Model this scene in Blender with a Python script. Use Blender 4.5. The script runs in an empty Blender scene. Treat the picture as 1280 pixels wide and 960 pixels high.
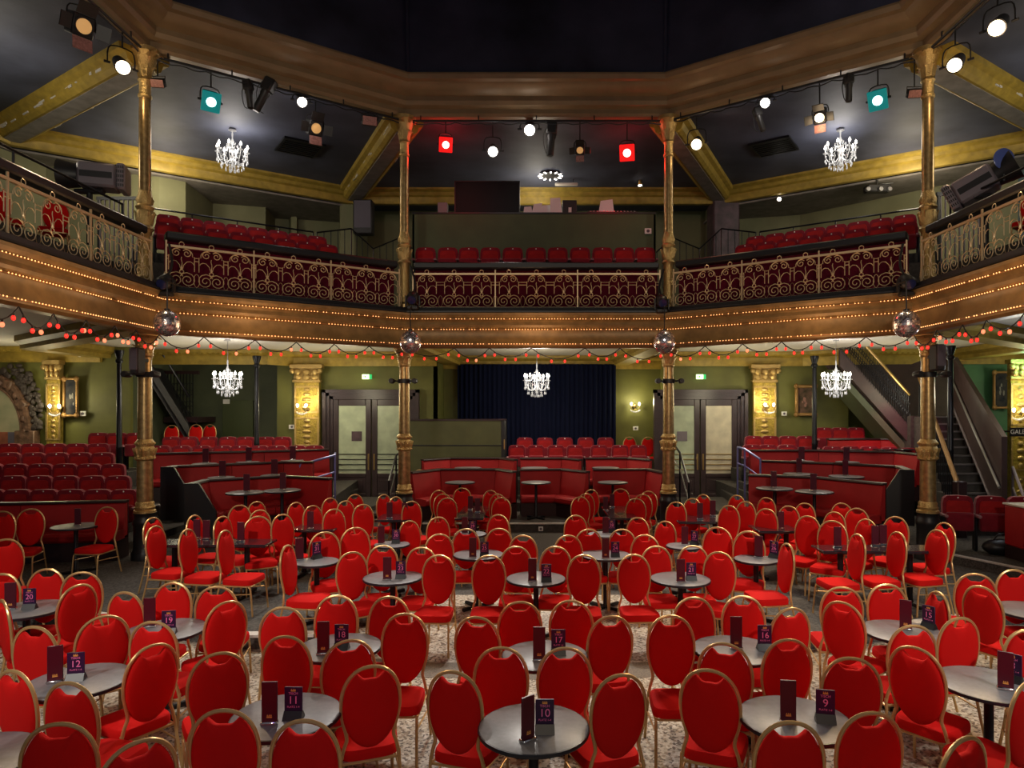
import bpy, math, random
from mathutils import Vector, Matrix
random.seed(7)
PI = math.pi
F, CX, CY, EYE = 840.0, 670.5, 512.0, 2.95          # focal length and principal point in pixels of the 1280x960 frame, eye height
SC = bpy.context.scene
COL = SC.collection

def W(px, py, Y): return Vector(((px-CX)*Y/F, Y, EYE-(py-CY)*Y/F))
def G(px, py, z):                                     # where the sight line through a pixel meets the level z
    Y = F*(EYE-z)/(py-CY)
    return ((px-CX)*Y/F, Y)

# ------------------------------------------------------------------ mesh building
class MB:
    def __init__(s): s.v = []; s.f = []; s.m = []; s.cur = 0
    def add(s, vs, fs):
        b = len(s.v); s.v += [tuple(v) for v in vs]
        s.f += [tuple(i+b for i in f) for f in fs]; s.m += [s.cur]*len(fs)
        return s
    def box(s, x0, x1, y0, y1, z0, z1, bev=0, M=None):
        if bev:
            b = bev; out = []; cols = []
            pr = [(x0+b, y0), (x1-b, y0), (x1, y0+b), (x1, y1-b), (x1-b, y1), (x0+b, y1), (x0, y1-b), (x0, y0+b)]
            pi = [(x0+b, y0+b), (x1-b, y0+b), (x1-b, y0+b), (x1-b, y1-b), (x1-b, y1-b), (x0+b, y1-b), (x0+b, y1-b), (x0+b, y0+b)]
            vs = [(x, y, z0) for x, y in pi]+[(x, y, z0+b) for x, y in pr]+[(x, y, z1-b) for x, y in pr]+[(x, y, z1) for x, y in pi]
            fs = [tuple(range(7, -1, -1)), tuple(range(24, 32))]
            for r in range(3):
                for i in range(8):
                    j = (i+1) % 8; fs.append((r*8+i, r*8+j, r*8+8+j, r*8+8+i))
        else:
            vs = [(x0,y0,z0),(x1,y0,z0),(x1,y1,z0),(x0,y1,z0),(x0,y0,z1),(x1,y0,z1),(x1,y1,z1),(x0,y1,z1)]
            fs = [(0,3,2,1),(4,5,6,7),(0,1,5,4),(1,2,6,5),(2,3,7,6),(3,0,4,7)]
        if M is not None: vs = [M @ Vector(v) for v in vs]
        return s.add(vs, fs)
    def tube(s, pts, r, n=8, closed=False, cap=True):
        pts = [Vector(p) for p in pts]; N = len(pts)
        rs = r if isinstance(r, (list, tuple)) else [r]*N
        vs = []; ref = None
        for i, p in enumerate(pts):
            a = pts[i-1] if (i > 0 or closed) else pts[i]
            b = pts[(i+1) % N] if (i < N-1 or closed) else pts[i]
            t = (b-a); t = t.normalized() if t.length > 1e-9 else Vector((0,0,1))
            if ref is None:
                ref = Vector((0,0,1)) if abs(t.z) < .9 else Vector((0,1,0))
            u = ref - t*ref.dot(t)
            if u.length < 1e-6: u = t.orthogonal()
            u.normalize(); w = t.cross(u); ref = u
            for k in range(n):
                an = 2*PI*k/n; vs.append(p+(u*math.cos(an)+w*math.sin(an))*rs[i])
        fs = []
        for i in range(N if closed else N-1):
            for k in range(n):
                k2 = (k+1) % n; i2 = (i+1) % N
                fs.append((i*n+k, i*n+k2, i2*n+k2, i2*n+k))
        if cap and not closed:
            fs.append(tuple(range(n-1, -1, -1))); fs.append(tuple((N-1)*n+k for k in range(n)))
        return s.add(vs, fs)
    def lathe(s, prof, n=20, c=(0,0,0), axis='z', M=None, flute=None, cap=True):
        vs = []
        for i, (r, z) in enumerate(prof):
            for k in range(n):
                an = 2*PI*k/n; rr = r
                if flute and flute[0] <= z <= flute[1]: rr = r*(1-.06*(k % 2))
                p = Vector((rr*math.cos(an), rr*math.sin(an), z))
                if axis == 'y': p = Vector((p.x, p.z, p.y))
                p = p+Vector(c)
                vs.append(M @ p if M is not None else p)
        fs = []
        for i in range(len(prof)-1):
            for k in range(n):
                k2 = (k+1) % n
                q = (i*n+k, i*n+k2, (i+1)*n+k2, (i+1)*n+k)
                fs.append(q if axis == 'z' else q[::-1])
        if not cap: return s.add(vs, fs)
        fs.append(tuple(range(n-1, -1, -1)) if axis == 'z' else tuple(range(n)))
        t = tuple((len(prof)-1)*n+k for k in range(n)); fs.append(t if axis == 'z' else t[::-1])
        return s.add(vs, fs)
    def ball(s, c, rx, ry=None, rz=None, n=10, m=6):
        ry = ry or rx; rz = rz or rx
        vs = [(c[0], c[1], c[2]-rz)]
        for i in range(1, m):
            th = -PI/2+PI*i/m
            for k in range(n):
                an = 2*PI*k/n
                vs.append((c[0]+rx*math.cos(th)*math.cos(an), c[1]+ry*math.cos(th)*math.sin(an), c[2]+rz*math.sin(th)))
        vs.append((c[0], c[1], c[2]+rz)); fs = []
        for k in range(n): fs.append((0, 1+(k+1) % n, 1+k))
        for i in range(m-2):
            for k in range(n):
                k2 = (k+1) % n; fs.append((1+i*n+k, 1+i*n+k2, 1+(i+1)*n+k2, 1+(i+1)*n+k))
        L = len(vs)-1; b = 1+(m-2)*n
        for k in range(n): fs.append((L, b+k, b+(k+1) % n))
        return s.add(vs, fs)
    def prism(s, poly, z0, z1):                       # plan polygon (counter-clockwise) extruded in height
        n = len(poly)
        vs = [(x, y, z0) for x, y in poly]+[(x, y, z1) for x, y in poly]
        fs = [tuple(range(n-1, -1, -1)), tuple(range(n, 2*n))]+[(i, (i+1) % n, n+(i+1) % n, n+i) for i in range(n)]
        return s.add(vs, fs)
    def slab(s, poly, y0, y1):                        # polygon in the x-z plane extruded in depth
        n = len(poly)
        vs = [(x, y0, z) for x, z in poly]+[(x, y1, z) for x, z in poly]
        fs = [tuple(range(n)), tuple(range(2*n-1, n-1, -1))]+[(i, n+i, n+(i+1) % n, (i+1) % n) for i in range(n)]
        return s.add(vs, fs)
    def sweep(s, path, prof, closed=True, caps=True):  # profile of (distance towards the hall, height) carried along a plan path
        offs = miter(path); n = len(prof); vs = []
        for (p, m) in zip(path, offs):
            for d, z in prof: vs.append((p[0]+m[0]*d, p[1]+m[1]*d, z))
        fs = []; K = n if closed else n-1
        for i in range(len(path)-1):
            for k in range(K):
                k2 = (k+1) % n; fs.append((i*n+k, (i+1)*n+k, (i+1)*n+k2, i*n+k2))
        if caps and closed:
            fs.append(tuple(range(n))); fs.append(tuple((len(path)-1)*n+k for k in range(n-1, -1, -1)))
        return s.add(vs, fs)
    def build(s, name, mats, parent=None, smooth=True, ang=.7):
        me = bpy.data.meshes.new(name)
        me.from_pydata(s.v, [], s.f); me.validate(verbose=False)
        for m in (mats if isinstance(mats, (list, tuple)) else [mats]): me.materials.append(m)
        if len(me.polygons) == len(s.m): me.polygons.foreach_set('material_index', s.m)
        if smooth:
            me.polygons.foreach_set('use_smooth', [True]*len(me.polygons))
            try: me.set_sharp_from_angle(angle=ang)
            except Exception: pass
        me.update()
        o = bpy.data.objects.new(name, me); COL.objects.link(o)
        if parent is not None: o.parent = parent
        return o

def miter(path):
    ns = []
    for a, b in zip(path[:-1], path[1:]):
        dx, dy = b[0]-a[0], b[1]-a[1]; l = math.hypot(dx, dy) or 1; ns.append((dy/l, -dx/l))
    out = []
    for i in range(len(path)):
        if i == 0: out.append(ns[0])
        elif i == len(path)-1: out.append(ns[-1])
        else:
            a, b = ns[i-1], ns[i]; k = 1+a[0]*b[0]+a[1]*b[1]
            out.append(((a[0]+b[0])/k, (a[1]+b[1])/k))
    return out
def offset(path, d):
    return [(p[0]+m[0]*d, p[1]+m[1]*d) for p, m in zip(path, miter(path))]

def tag(o, label=None, cat=None, group=None, kind=None):
    if label: o['label'] = label
    if cat: o['category'] = cat
    if group: o['group'] = group
    if kind: o['kind'] = kind
    return o
def thing(name, label, cat, loc=(0,0,0), rz=0.0, group=None):
    o = bpy.data.objects.new(name, None); o.empty_display_size = .1; COL.objects.link(o)
    o.location = loc; o.rotation_euler = (0, 0, rz)
    return tag(o, label, cat, group)
def copy_thing(root, loc, rz, label, group=None, scale=None):
    r = root.copy(); COL.objects.link(r); r.location = loc; r.rotation_euler = (0, 0, rz); r['label'] = label
    if group: r['group'] = group
    if scale: r.scale = scale
    for ch in list(root.children):
        c = ch.copy(); COL.objects.link(c); c.parent = r
        for g in list(ch.children):
            d = g.copy(); COL.objects.link(d); d.parent = c
    return r
def struct(o, label=None): return tag(o, label, None, None, 'structure')
ORD = ['first','second','third','fourth','fifth','sixth','seventh','eighth','ninth','tenth','eleventh','twelfth','thirteenth']

# ------------------------------------------------------------------ materials
def mat(name, col, rough=.6, metal=0.0, spec=.5, bump=0, bscale=40, var=0, vscale=6, emit=None, estr=0, coat=0, col2=None, sheen=0):
    m = bpy.data.materials.new(name); m.use_nodes = True
    nt = m.node_tree; b = nt.nodes['Principled BSDF']
    b.inputs['Base Color'].default_value = (*col, 1); b.inputs['Roughness'].default_value = rough
    b.inputs['Metallic'].default_value = metal; b.inputs['Specular IOR Level'].default_value = spec
    if coat: b.inputs['Coat Weight'].default_value = coat
    if sheen: b.inputs['Sheen Weight'].default_value = sheen
    if var or col2:
        tc = nt.nodes.new('ShaderNodeTexCoord'); nz = nt.nodes.new('ShaderNodeTexNoise')
        nz.inputs['Scale'].default_value = vscale; nz.inputs['Detail'].default_value = 6
        nt.links.new(tc.outputs['Object'], nz.inputs['Vector'])
        rp = nt.nodes.new('ShaderNodeValToRGB'); rp.color_ramp.elements[0].position = .35; rp.color_ramp.elements[1].position = .68
        c2 = col2 or tuple(min(1, c*(1+var)) for c in col); c1 = col if col2 else tuple(c*(1-var) for c in col)
        rp.color_ramp.elements[0].color = (*c1, 1); rp.color_ramp.elements[1].color = (*c2, 1)
        nt.links.new(nz.outputs['Fac'], rp.inputs['Fac']); nt.links.new(rp.outputs['Color'], b.inputs['Base Color'])
    if bump:
        tc = nt.nodes.new('ShaderNodeTexCoord'); nz = nt.nodes.new('ShaderNodeTexNoise'); bp = nt.nodes.new('ShaderNodeBump')
        nz.inputs['Scale'].default_value = bscale; nz.inputs['Detail'].default_value = 4; bp.inputs['Strength'].default_value = bump
        bp.inputs['Distance'].default_value = .02
        nt.links.new(tc.outputs['Object'], nz.inputs['Vector']); nt.links.new(nz.outputs['Fac'], bp.inputs['Height'])
        nt.links.new(bp.outputs['Normal'], b.inputs['Normal'])
    if emit:
        b.inputs['Emission Color'].default_value = (*emit, 1); b.inputs['Emission Strength'].default_value = estr
        m.cycles.emission_sampling = 'NONE'
    return m
M = {}
M['red'] = mat('red_fabric', (.58,.009,.008), .8, bump=.15, bscale=220, spec=.08)
M['gold_tube'] = mat('gold_painted_tube', (.62,.40,.17), .32, .55)
M['seat_velvet'] = mat('crimson_velvet', (.21,.008,.02), .8, sheen=.2, spec=.2, var=.15, vscale=9)
M['seat_pad'] = mat('crimson_seat_pad', (.36,.012,.014), .75, spec=.2, var=.15, vscale=9)
M['seat_shell'] = mat('worn_pale_crimson_armrest', (.30,.13,.15), .45)
M['booth'] = mat('red_upholstery', (.34,.008,.010), .6, spec=.3, var=.08, vscale=3)
M['bdark'] = mat('dark_stained_wood', (.028,.012,.014), .35)
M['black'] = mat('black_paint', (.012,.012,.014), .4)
M['blackmet'] = mat('black_iron', (.012,.013,.017), .35, .5)
M['tabletop'] = mat('grey_laminate', (.175,.175,.19), .36, var=.1, vscale=25, spec=.35)
M['tabledark'] = mat('dark_polished_top', (.022,.018,.024), .14, coat=.5)
M['edge'] = mat('dark_rubber_edge', (.012,.013,.02), .35)
M['chrome'] = mat('chrome', (.75,.75,.75), .15, 1)
M['menu'] = mat('burgundy_card', (.075,.004,.014), .35)
M['card'] = mat('purple_card', (.028,.006,.045), .35)
M['pink'] = mat('pink_print', (1,.22,.50), .5, emit=(.9,.10,.35), estr=.0)
M['goldprint'] = mat('gold_print', (.8,.35,.08), .5)
M['white'] = mat('white_plastic', (.75,.75,.73), .45)
M['paper'] = mat('white_paper', (.8,.8,.82), .7)
M['gold'] = mat('gold_column', (.42,.285,.12), .3, .7, var=.25, vscale=14, bump=.1, bscale=30)
M['goldorn'] = mat('gilded_ornament', (.56,.39,.15), .28, .8, bump=.8, bscale=45)
M['iron_gold'] = mat('gilded_iron', (.72,.56,.33), .42, .45)
M['fascia'] = mat('brown_gilt_moulding', (.27,.165,.06), .4, .2, var=.2, vscale=5)
M['cornice'] = mat('bronze_brown_cornice', (.245,.165,.085), .45, .15, var=.10, vscale=3)
M['beamgold'] = mat('ochre_gilt_moulding', (.34,.235,.035), .5, .1, var=.2, vscale=6)
M['beamgrey'] = mat('grey_beam_soffit', (.20,.18,.16), .6, var=.2, vscale=4)
M['ceil'] = mat('dark_slate_ceiling', (.062,.069,.105), .65, var=.35, vscale=.9)
M['dome'] = mat('midnight_dome', (.05,.05,.085), .65, var=.6, vscale=.5)
M['soffit'] = mat('cream_plaster', (.62,.58,.50), .7)
M['green'] = mat('olive_wall', (.135,.138,.030), .6, var=.18, vscale=1.2, bump=.05, bscale=8)
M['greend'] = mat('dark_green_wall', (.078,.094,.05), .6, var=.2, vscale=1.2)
M['greenup'] = mat('moss_grey_wall', (.17,.17,.085), .7, var=.12, vscale=1.5)
M['emerald'] = mat('emerald_wall', (.055,.16,.075), .6, var=.2, vscale=1.5)
M['curtain'] = mat('navy_curtain', (.005,.0075,.026), .9, spec=.1)
M['door'] = mat('dark_brown_door', (.045,.028,.030), .35, var=.2, vscale=3)
M['carpet'] = mat('charcoal_carpet', (.095,.09,.083), .95, var=.4, vscale=30, bump=.3, bscale=150, spec=.1)
M['step'] = mat('dark_step', (.05,.045,.04), .8, var=.3, vscale=12)
M['nosing'] = mat('pale_stone_nosing', (.62,.60,.56), .5, var=.1, vscale=20)
M['brownwall'] = mat('brown_panel', (.048,.026,.024), .5, var=.2, vscale=4)
M['arch'] = mat('carved_brown_plaster', (.12,.066,.042), .5, bump=1.0, bscale=14, var=.4, vscale=7)
M['mural'] = mat('mottled_mural', (.44,.40,.25), .7, col2=(.27,.30,.18), vscale=1.8)
M['terracotta'] = mat('terracotta_panel', (.28,.09,.05), .6, var=.2, vscale=5)
M['pilaster'] = mat('gilded_pilaster', (.42,.30,.05), .38, .5, var=.3, vscale=12, bump=1.0, bscale=22)
M['speaker'] = mat('black_speaker', (.016,.015,.017), .5)
M['grille'] = mat('grey_grille', (.10,.09,.12), .6, bump=.4, bscale=120)
M['lampbody'] = mat('black_lamp_body', (.018,.017,.018), .45, .2)
M['lampgrey'] = mat('mauve_grey_lamp_body', (.20,.17,.19), .45, .2)
M['pinkface'] = mat('dusty_pink_reflector', (.34,.15,.13), .45, var=.25, vscale=30)
M['silver'] = mat('silver_metal', (.5,.5,.52), .3, .9)
M['amber'] = mat('amber_lens', (.75,.42,.14), .25, emit=(1,.55,.2), estr=.35)  # emission gives the unlit lens a faint glow of its own
M['bluelens'] = mat('dark_blue_lens', (.02,.025,.09), .1)
M['crystal'] = mat('cut_crystal', (.3,.3,.31), .06, spec=1, emit=(1,.97,.9), estr=.3)  # emission stands in for the sparkle of lit crystal
M['bulb'] = mat('lit_bulb', (1,.95,.85), .4, emit=(1,.93,.82), estr=9)
M['lampwhite'] = mat('lit_white_lens', (1,1,1), .4, emit=(1,.93,.84), estr=7)
M['lampwarm'] = mat('lit_warm_lens', (1,.9,.75), .4, emit=(1,.80,.52), estr=6)
M['lampteal'] = mat('lit_teal_lens', (.5,1,.95), .4, emit=(.55,1,.95), estr=3)
M['gelteal'] = mat('teal_gel', (.0,.22,.23), .5, emit=(0,.42,.43), estr=.28)
M['gelred'] = mat('red_gel', (.5,.0,.0), .5, emit=(1,.01,.01), estr=.8)  # glowing frame stands in for the red halo around the lamp
M['lampred'] = mat('lit_red_lens', (1,.6,.5), .4, emit=(1,.55,.45), estr=5)
M['redbulb'] = mat('red_fairy_bulb', (.75,.03,.02), .3, emit=(1,.03,.02), estr=1.3)
M['orbulb'] = mat('lit_fairy_bulb', (.5,.06,.02), .3, emit=(1,.22,.10), estr=1.8)
M['rope'] = mat('rope_light_beads', (1,.5,.2), .4, emit=(1,.42,.14), estr=2.8)
M['ropecable'] = mat('rope_light_cable', (.40,.18,.05), .4)
M['exit'] = mat('lit_exit_panel', (.8,1,.7), .5, emit=(.75,1,.45), estr=1.8)
M['exitg'] = mat('exit_green', (.02,.35,.10), .5, emit=(.02,.6,.16), estr=.8)
M['glassdoor'] = mat('frosted_pane', (.62,.57,.43), .3, var=.15, vscale=3)
M['glassdoorg'] = mat('frosted_pane_greenish', (.47,.54,.38), .3, var=.15, vscale=3)
M['screen'] = mat('dark_screen', (.006,.010,.012), .5, spec=.2)
M['panelgreen'] = mat('olive_panel', (.062,.098,.040), .65, var=.1, vscale=2)
M['partition'] = mat('dark_olive_partition', (.075,.078,.026), .6, var=.12, vscale=2)
M['canvasdark'] = mat('dark_oil_canvas', (.018,.021,.030), .9, col2=(.06,.055,.05), vscale=4, spec=.05)
M['canvaspink'] = mat('brown_oil_canvas', (.05,.045,.028), .9, col2=(.17,.10,.08), vscale=5, spec=.05)
M['frame'] = mat('gilt_picture_frame', (.32,.18,.06), .4, .5, bump=.8, bscale=30)
M['bluewall'] = mat('blue_grey_wall', (.05,.085,.10), .6)
M['brass'] = mat('brass', (.6,.42,.16), .3, .9)
M['mauve'] = mat('plum_plaster_pillar', (.075,.045,.055), .5, var=.35, vscale=5)

def mirror_mat():
    m = bpy.data.materials.new('mirror_tiles'); m.use_nodes = True; nt = m.node_tree; b = nt.nodes['Principled BSDF']
    b.inputs['Metallic'].default_value = .85; b.inputs['Roughness'].default_value = .2
    g = nt.nodes.new('ShaderNodeNewGeometry'); v = nt.nodes.new('ShaderNodeTexWhiteNoise'); v.noise_dimensions = '3D'
    nt.links.new(g.outputs['True Normal'], v.inputs['Vector'])
    r = nt.nodes.new('ShaderNodeValToRGB'); r.color_ramp.elements[0].color = (.22,.20,.23,1); r.color_ramp.elements[1].color = (.98,.92,.92,1)
    nt.links.new(v.outputs['Value'], r.inputs['Fac']); nt.links.new(r.outputs['Color'], b.inputs['Base Color'])
    return m
M['mirror'] = mirror_mat()
def terrazzo():
    m = bpy.data.materials.new('terrazzo'); m.use_nodes = True; nt = m.node_tree; b = nt.nodes['Principled BSDF']
    tc = nt.nodes.new('ShaderNodeTexCoord'); v = nt.nodes.new('ShaderNodeTexVoronoi'); v.inputs['Scale'].default_value = 42
    nt.links.new(tc.outputs['Object'], v.inputs['Vector'])
    sx = nt.nodes.new('ShaderNodeSeparateColor'); nt.links.new(v.outputs['Color'], sx.inputs['Color'])
    r = nt.nodes.new('ShaderNodeValToRGB'); r.color_ramp.interpolation = 'CONSTANT'
    els = r.color_ramp.elements
    for p, c in ((0, (.09,.07,.05)), (.18, (.40,.36,.28)), (.45, (.52,.48,.40)), (.72, (.26,.20,.14)), (.86, (.60,.57,.50))):
        e = els.new(p) if p else els[0]; e.color = (*c, 1)
    nt.links.new(sx.outputs['Red'], r.inputs['Fac']); nt.links.new(r.outputs['Color'], b.inputs['Base Color'])
    b.inputs['Roughness'].default_value = .4
    return m
M['terrazzo'] = terrazzo()

_txt = {}
def text_mesh(s, size):
    k = (s, size)
    if k not in _txt:
        c = bpy.data.curves.new('lettering', 'FONT'); c.body = s; c.size = size; c.align_x = 'CENTER'; c.align_y = 'CENTER'; c.extrude = .0006
        o = bpy.data.objects.new('lettering', c); COL.objects.link(o)
        bpy.context.view_layer.update()
        me = bpy.data.meshes.new_from_object(o.evaluated_get(bpy.context.evaluated_depsgraph_get()))
        me.transform(Matrix.Rotation(PI/2, 4, 'X'))
        bpy.data.objects.remove(o); bpy.data.curves.remove(c)
        _txt[k] = ([tuple(v.co) for v in me.vertices], [tuple(p.vertices) for p in me.polygons])
    return _txt[k]
def letters(mb, s, size, x, y, z):
    vs, fs = text_mesh(s, size)
    mb.add([(a+x, b+y, c+z) for a, b, c in vs], fs)
# ------------------------------------------------------------------ banquet chairs
def smooth_path(pts, it=2, closed=False):
    pts = [Vector(p) for p in pts]
    for _ in range(it):
        out = [] if closed else [pts[0]]
        rng = range(len(pts)) if closed else range(len(pts)-1)
        for i in rng:
            a, b = pts[i], pts[(i+1) % len(pts)]; out += [a*.75+b*.25, a*.25+b*.75]
        if not closed: out.append(pts[-1])
        pts = out
    return pts
LEAN = math.tan(math.radians(5))
def yb(z): return -.20-(z-.49)*LEAN
def hoop_pts(dz=0):
    half = [(.208,.44),(.200,.49),(.184,.54),(.170,.575),(.176,.625),(.195,.69),(.212,.77),(.216,.84),(.209,.92),(.184,.995),(.138,1.056),(.075,1.094),(0,1.106)]
    half = [(x*.965, z) for x, z in half]; pts = [(x, yb(z), z) for x, z in half]+[(-x, yb(z), z) for x, z in reversed(half[:-1])]
    return smooth_path(pts, 1)
def pad_mesh():
    mb = MB(); N = 64; out = []
    for i in range(N):
        t = 2*PI*i/N; u = math.sin(t); v = math.cos(t)
        x = .200*u; z = .802+.299*v
        if v < 0: x *= 1-.06*(-v)**1.5
        if v > .86:                                   # dipped hand-hold at the top
            k = (v-.86)/.14; z -= .082*k*k*(3-2*k)
        out.append((x, z))
    cx, cz = 0, .82
    rings = [(1, 0, -1), (1, .012, -1), (.97, .024, -1), (.86, .033, -1), (.55, .040, -1), (.2, .042, -1)]
    def ring(s, off): return [((x-cx)*s+cx, yb((z-cz)*s+cz)+off, (z-cz)*s+cz) for x, z in out]
    seqs = [ring(s, o) for s, o in ((.2,.040),(.55,.038),(.86,.031),(.97,.020),(1,.008),(1,-.008),(.97,-.020),(.86,-.031),(.55,-.038),(.2,-.040))]
    vs = [p for r in seqs for p in r]; fs = []
    for i in range(len(seqs)-1):
        for k in range(N):
            k2 = (k+1) % N; fs.append((i*N+k, (i+1)*N+k, (i+1)*N+k2, i*N+k2))
    fs.append(tuple(range(N))); L = (len(seqs)-1)*N; fs.append(tuple(L+k for k in range(N-1, -1, -1)))
    return mb.add(vs, fs)
def seat_mesh():
    mb = MB(); N = 32; base = []
    for i in range(N):
        t = 2*PI*i/N; c, s = math.cos(t), math.sin(t); e = .38
        x = math.copysign(abs(c)**e, c); y = math.copysign(abs(s)**e, s)
        base.append((x*(.222+.016*y), .025+.222*y))
    seqs = []
    for sc, z in ((.95,.405),(1,.412),(1.01,.44),(1,.468),(.965,.484),(.85,.492),(.5,.498),(.15,.50)):
        seqs.append([(x*sc, .025+(y-.025)*sc, z) for x, y in base])
    vs = [p for r in seqs for p in r]; fs = [tuple(range(N-1, -1, -1))]
    for i in range(len(seqs)-1):
        for k in range(N):
            k2 = (k+1) % N; fs.append((i*N+k, i*N+k2, (i+1)*N+k2, (i+1)*N+k))
    L = (len(seqs)-1)*N; fs.append(tuple(L+k for k in range(N)))
    return mb.add(vs, fs)
def make_chair():
    t = thing('banquet_chair', 'x', 'chair')
    seat_mesh().build('seat', M['red'], t)
    pad_mesh().build('backrest', M['red'], t)
    MB().tube(hoop_pts(), .0135, 8).build('back_frame', M['gold_tube'], t)
    f = MB()
    rail = [(.205,-.19,.398),(.215,.20,.398),(.19,.235,.398),(-.19,.235,.398),(-.215,.20,.398),(-.205,-.19,.398)]
    f.tube(rail, .012, 6, closed=True); f.build('seat_frame', M['gold_tube'], t)
    for s in (-1, 1):
        MB().tube(smooth_path([(.212*s,.12,.398),(.213*s,.215,.395),(.216*s,.235,.33),(.222*s,.262,.0)], 1), .0125, 8).build('leg', M['gold_tube'], t)
        MB().tube(smooth_path([(.205*s,yb(.46),.46),(.206*s,-.205,.40),(.210*s,-.225,.30),(.222*s,-.30,.0)], 1), .0125, 8).build('leg', M['gold_tube'], t)
        MB().tube([(.216*s,-.243,.27),(.219*s,.24,.30)], .008, 6).build('stretcher', M['gold_tube'], t)
    return t
_used = {}
_chair0 = make_chair(); _n = [0]
def place_chair(px, py, yaw, zf, label, group, fixed=None):
    a = math.radians(yaw); s, c = math.sin(a), math.cos(a)
    if fixed: x, y = fixed
    else:
        Y = F*(EYE-zf-1.11)/(py-CY); X = (px-CX)*Y/F
        x, y = X+.255*s, Y+.255*c
    if _n[0] == 0:
        o = _chair0; o.location = (x, y, zf); o.rotation_euler = (0, 0, -a); o['label'] = label; o['group'] = group
    else: o = copy_thing(_chair0, (x, y, zf), -a, label, group)
    _n[0] += 1
    return o

# ------------------------------------------------------------------ tables
def make_round(D, h, black):
    t = thing('round_table', 'x', 'table'); r = D/2
    tp = MB().lathe([(r-.012,h-.028),(r-.006,h-.026),(r-.006,h-.002),(r-.010,h),(.02,h)], 40).build('tabletop', M['tabletop'], t)
    MB().lathe([(r-.010,h-.034),(r+.002,h-.030),(r+.006,h-.018),(r+.002,h-.004),(r-.008,h-.0015)], 40, cap=False).build('edge_band', M['edge'], tp)
    MB().lathe([(.052,.05),(.036,.07),(.034,h-.06),(.05,h-.05),(.11,h-.034)], 14).build('post', M['blackmet'], t)
    for k in range(4):
        MB().box(.02,.30*min(1,D/.7),-.028,.028,0,.05,.012,Matrix.Rotation(k*PI/2+PI/4,4,'Z')).build('foot', M['blackmet'], t)
    return t
_tabs = {}
def round_table(x, y, z, D, h, label, group):
    k = (D, h)
    if k not in _tabs:
        o = _tabs[k] = make_round(D, h, False); o.location = (x, y, z); o['label'] = label; o['group'] = group; return o
    return copy_thing(_tabs[k], (x, y, z), 0, label, group)
def menu(x, y, z, rz, label, w=.105, h=.29, big=True):
    t = thing('menu_holder', label, 'menu', (x, y, z), rz, 'menus on the tables')
    mc = MB().box(-w/2,w/2,-.008,.010,.012,h,.003).build('menu_card', M['menu'], t)
    MB().box(-w/2-.004,w/2+.004,-.03,.03,0,.022,.006).build('base', M['chrome'], t)
    if big:
        e = MB(); e.box(-.018,.018,-.0095,-.008,.045,.053); 
        for k in (-1,0,1): e.slab([(k*.012-.006,.056),(k*.012+.006,.056),(k*.012,.07)],-.0095,-.008)
        e.build('crest', M['goldprint'], mc, smooth=False)
    return t
def number_card(x, y, z, rz, n, label, big=True):
    t = thing('table_number_card', label, 'table number', (x, y, z), rz, 'table numbers')
    cd = MB().box(-.062,.062,-.006,.006,.03,.22,.002).build('card', M['card'], t)
    b = MB(); b.add([(-.066,-.045,0),(.066,-.045,0),(.066,.045,0),(-.066,.045,0),(-.064,-.010,.055),(.064,-.010,.055),(.064,.010,.055),(-.064,.010,.055)],
                    [(0,3,2,1),(4,5,6,7),(0,1,5,4),(1,2,6,5),(2,3,7,6),(3,0,4,7)])
    b.build('stand', M['black'], t, smooth=False)
    p = MB(); letters(p, str(n), .075, 0, -.0075, .128)
    letters(p, 'TISCH', .024, 0, -.0075, .176); letters(p, 'PLATZ 1-4', .019, 0, -.0075, .083)
    p.build('lettering', M['pink'], cd, smooth=False)
    c = MB()
    for k in (-1,0,1): c.slab([(k*.012-.006,.197),(k*.012+.006,.197),(k*.012,.210)],-.0075,-.006)
    c.box(-.017,.017,-.0075,-.006,.190,.196)
    c.build('crest', M['goldprint'], cd, smooth=False)
    return t

#        id   px    py   floor  D    n   menu px,py   card px,py   (base pixel positions)
ROUND = [
 ('12', 98, 850, 0, .75, 12, (69,853,25), (95,850,12)),
 ('11', 358, 893, 0, .75, 11, (337,905,5), (367,898,0)),
 ('10', 667, 908, 0, .75, 10, (660,926,42), (681,915,0)),
 ('9', 993, 897, 0, .75, 9, (998,903,-8), (1019,902,-12)),
 ('8', 1236, 854, 0, .75, 8, (1257,862,-30), (1266,852,-50)),
 ('20', 33, 761, 0, .75, 20, (13,762,20), (37,761,10)),
 ('19', 206, 787, 0, .75, 19, (187,784,15), (211,792,12)),
 ('18', 424, 808, 0, .75, 18, (404,818,5), (427,811,0)),
 ('17', 681, 818, 0, .75, 17, (674,826,0), (698,818,0)),
 ('16', 919, 811, 0, .75, 16, (930,811,0), (946,812,0)),
 ('15', 1129, 789, 0, .75, 15, (1141,787,-30), (1152,785,-60)),
 ('23', 491, 721, 0, .75, 23, (484,725,0), (501,723,0)),
 ('22', 670, 722.5, 0, .75, 22, (665.5,727,0), (683,727,0)),
 ('21', 850.5, 723, 0, .75, 21, (851,728,0), (864,725,0)),
 ('25', 598, 692.5, 0, .75, 25, (591,697,0), (605.5,696,0)),
 ('24', 757, 693, 0, .75, 24, (757,698,0), (769,696,0)),
 ('30', 490, 680, 0, .56, 30, (482,680,10), (489.5,679,0)),
 ('27', 855, 682, 0, .56, 27, (856,681,-10), (868,681,-45)),
 ('31', 396, 701.5, .18, .56, 31, (381,700,30), (387,697,50)),
 ('26', 945, 698.5, .18, .56, 26, (955,697,-30), (963,697,-50)),
 ('29', 588, 667, 0, .56, 29, (581,667,0), (590.5,667,0)),
 ('28', 755, 667.5, 0, .56, 28, (757,667,0), (768,665,0)),
]
TPOS = {}
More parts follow.
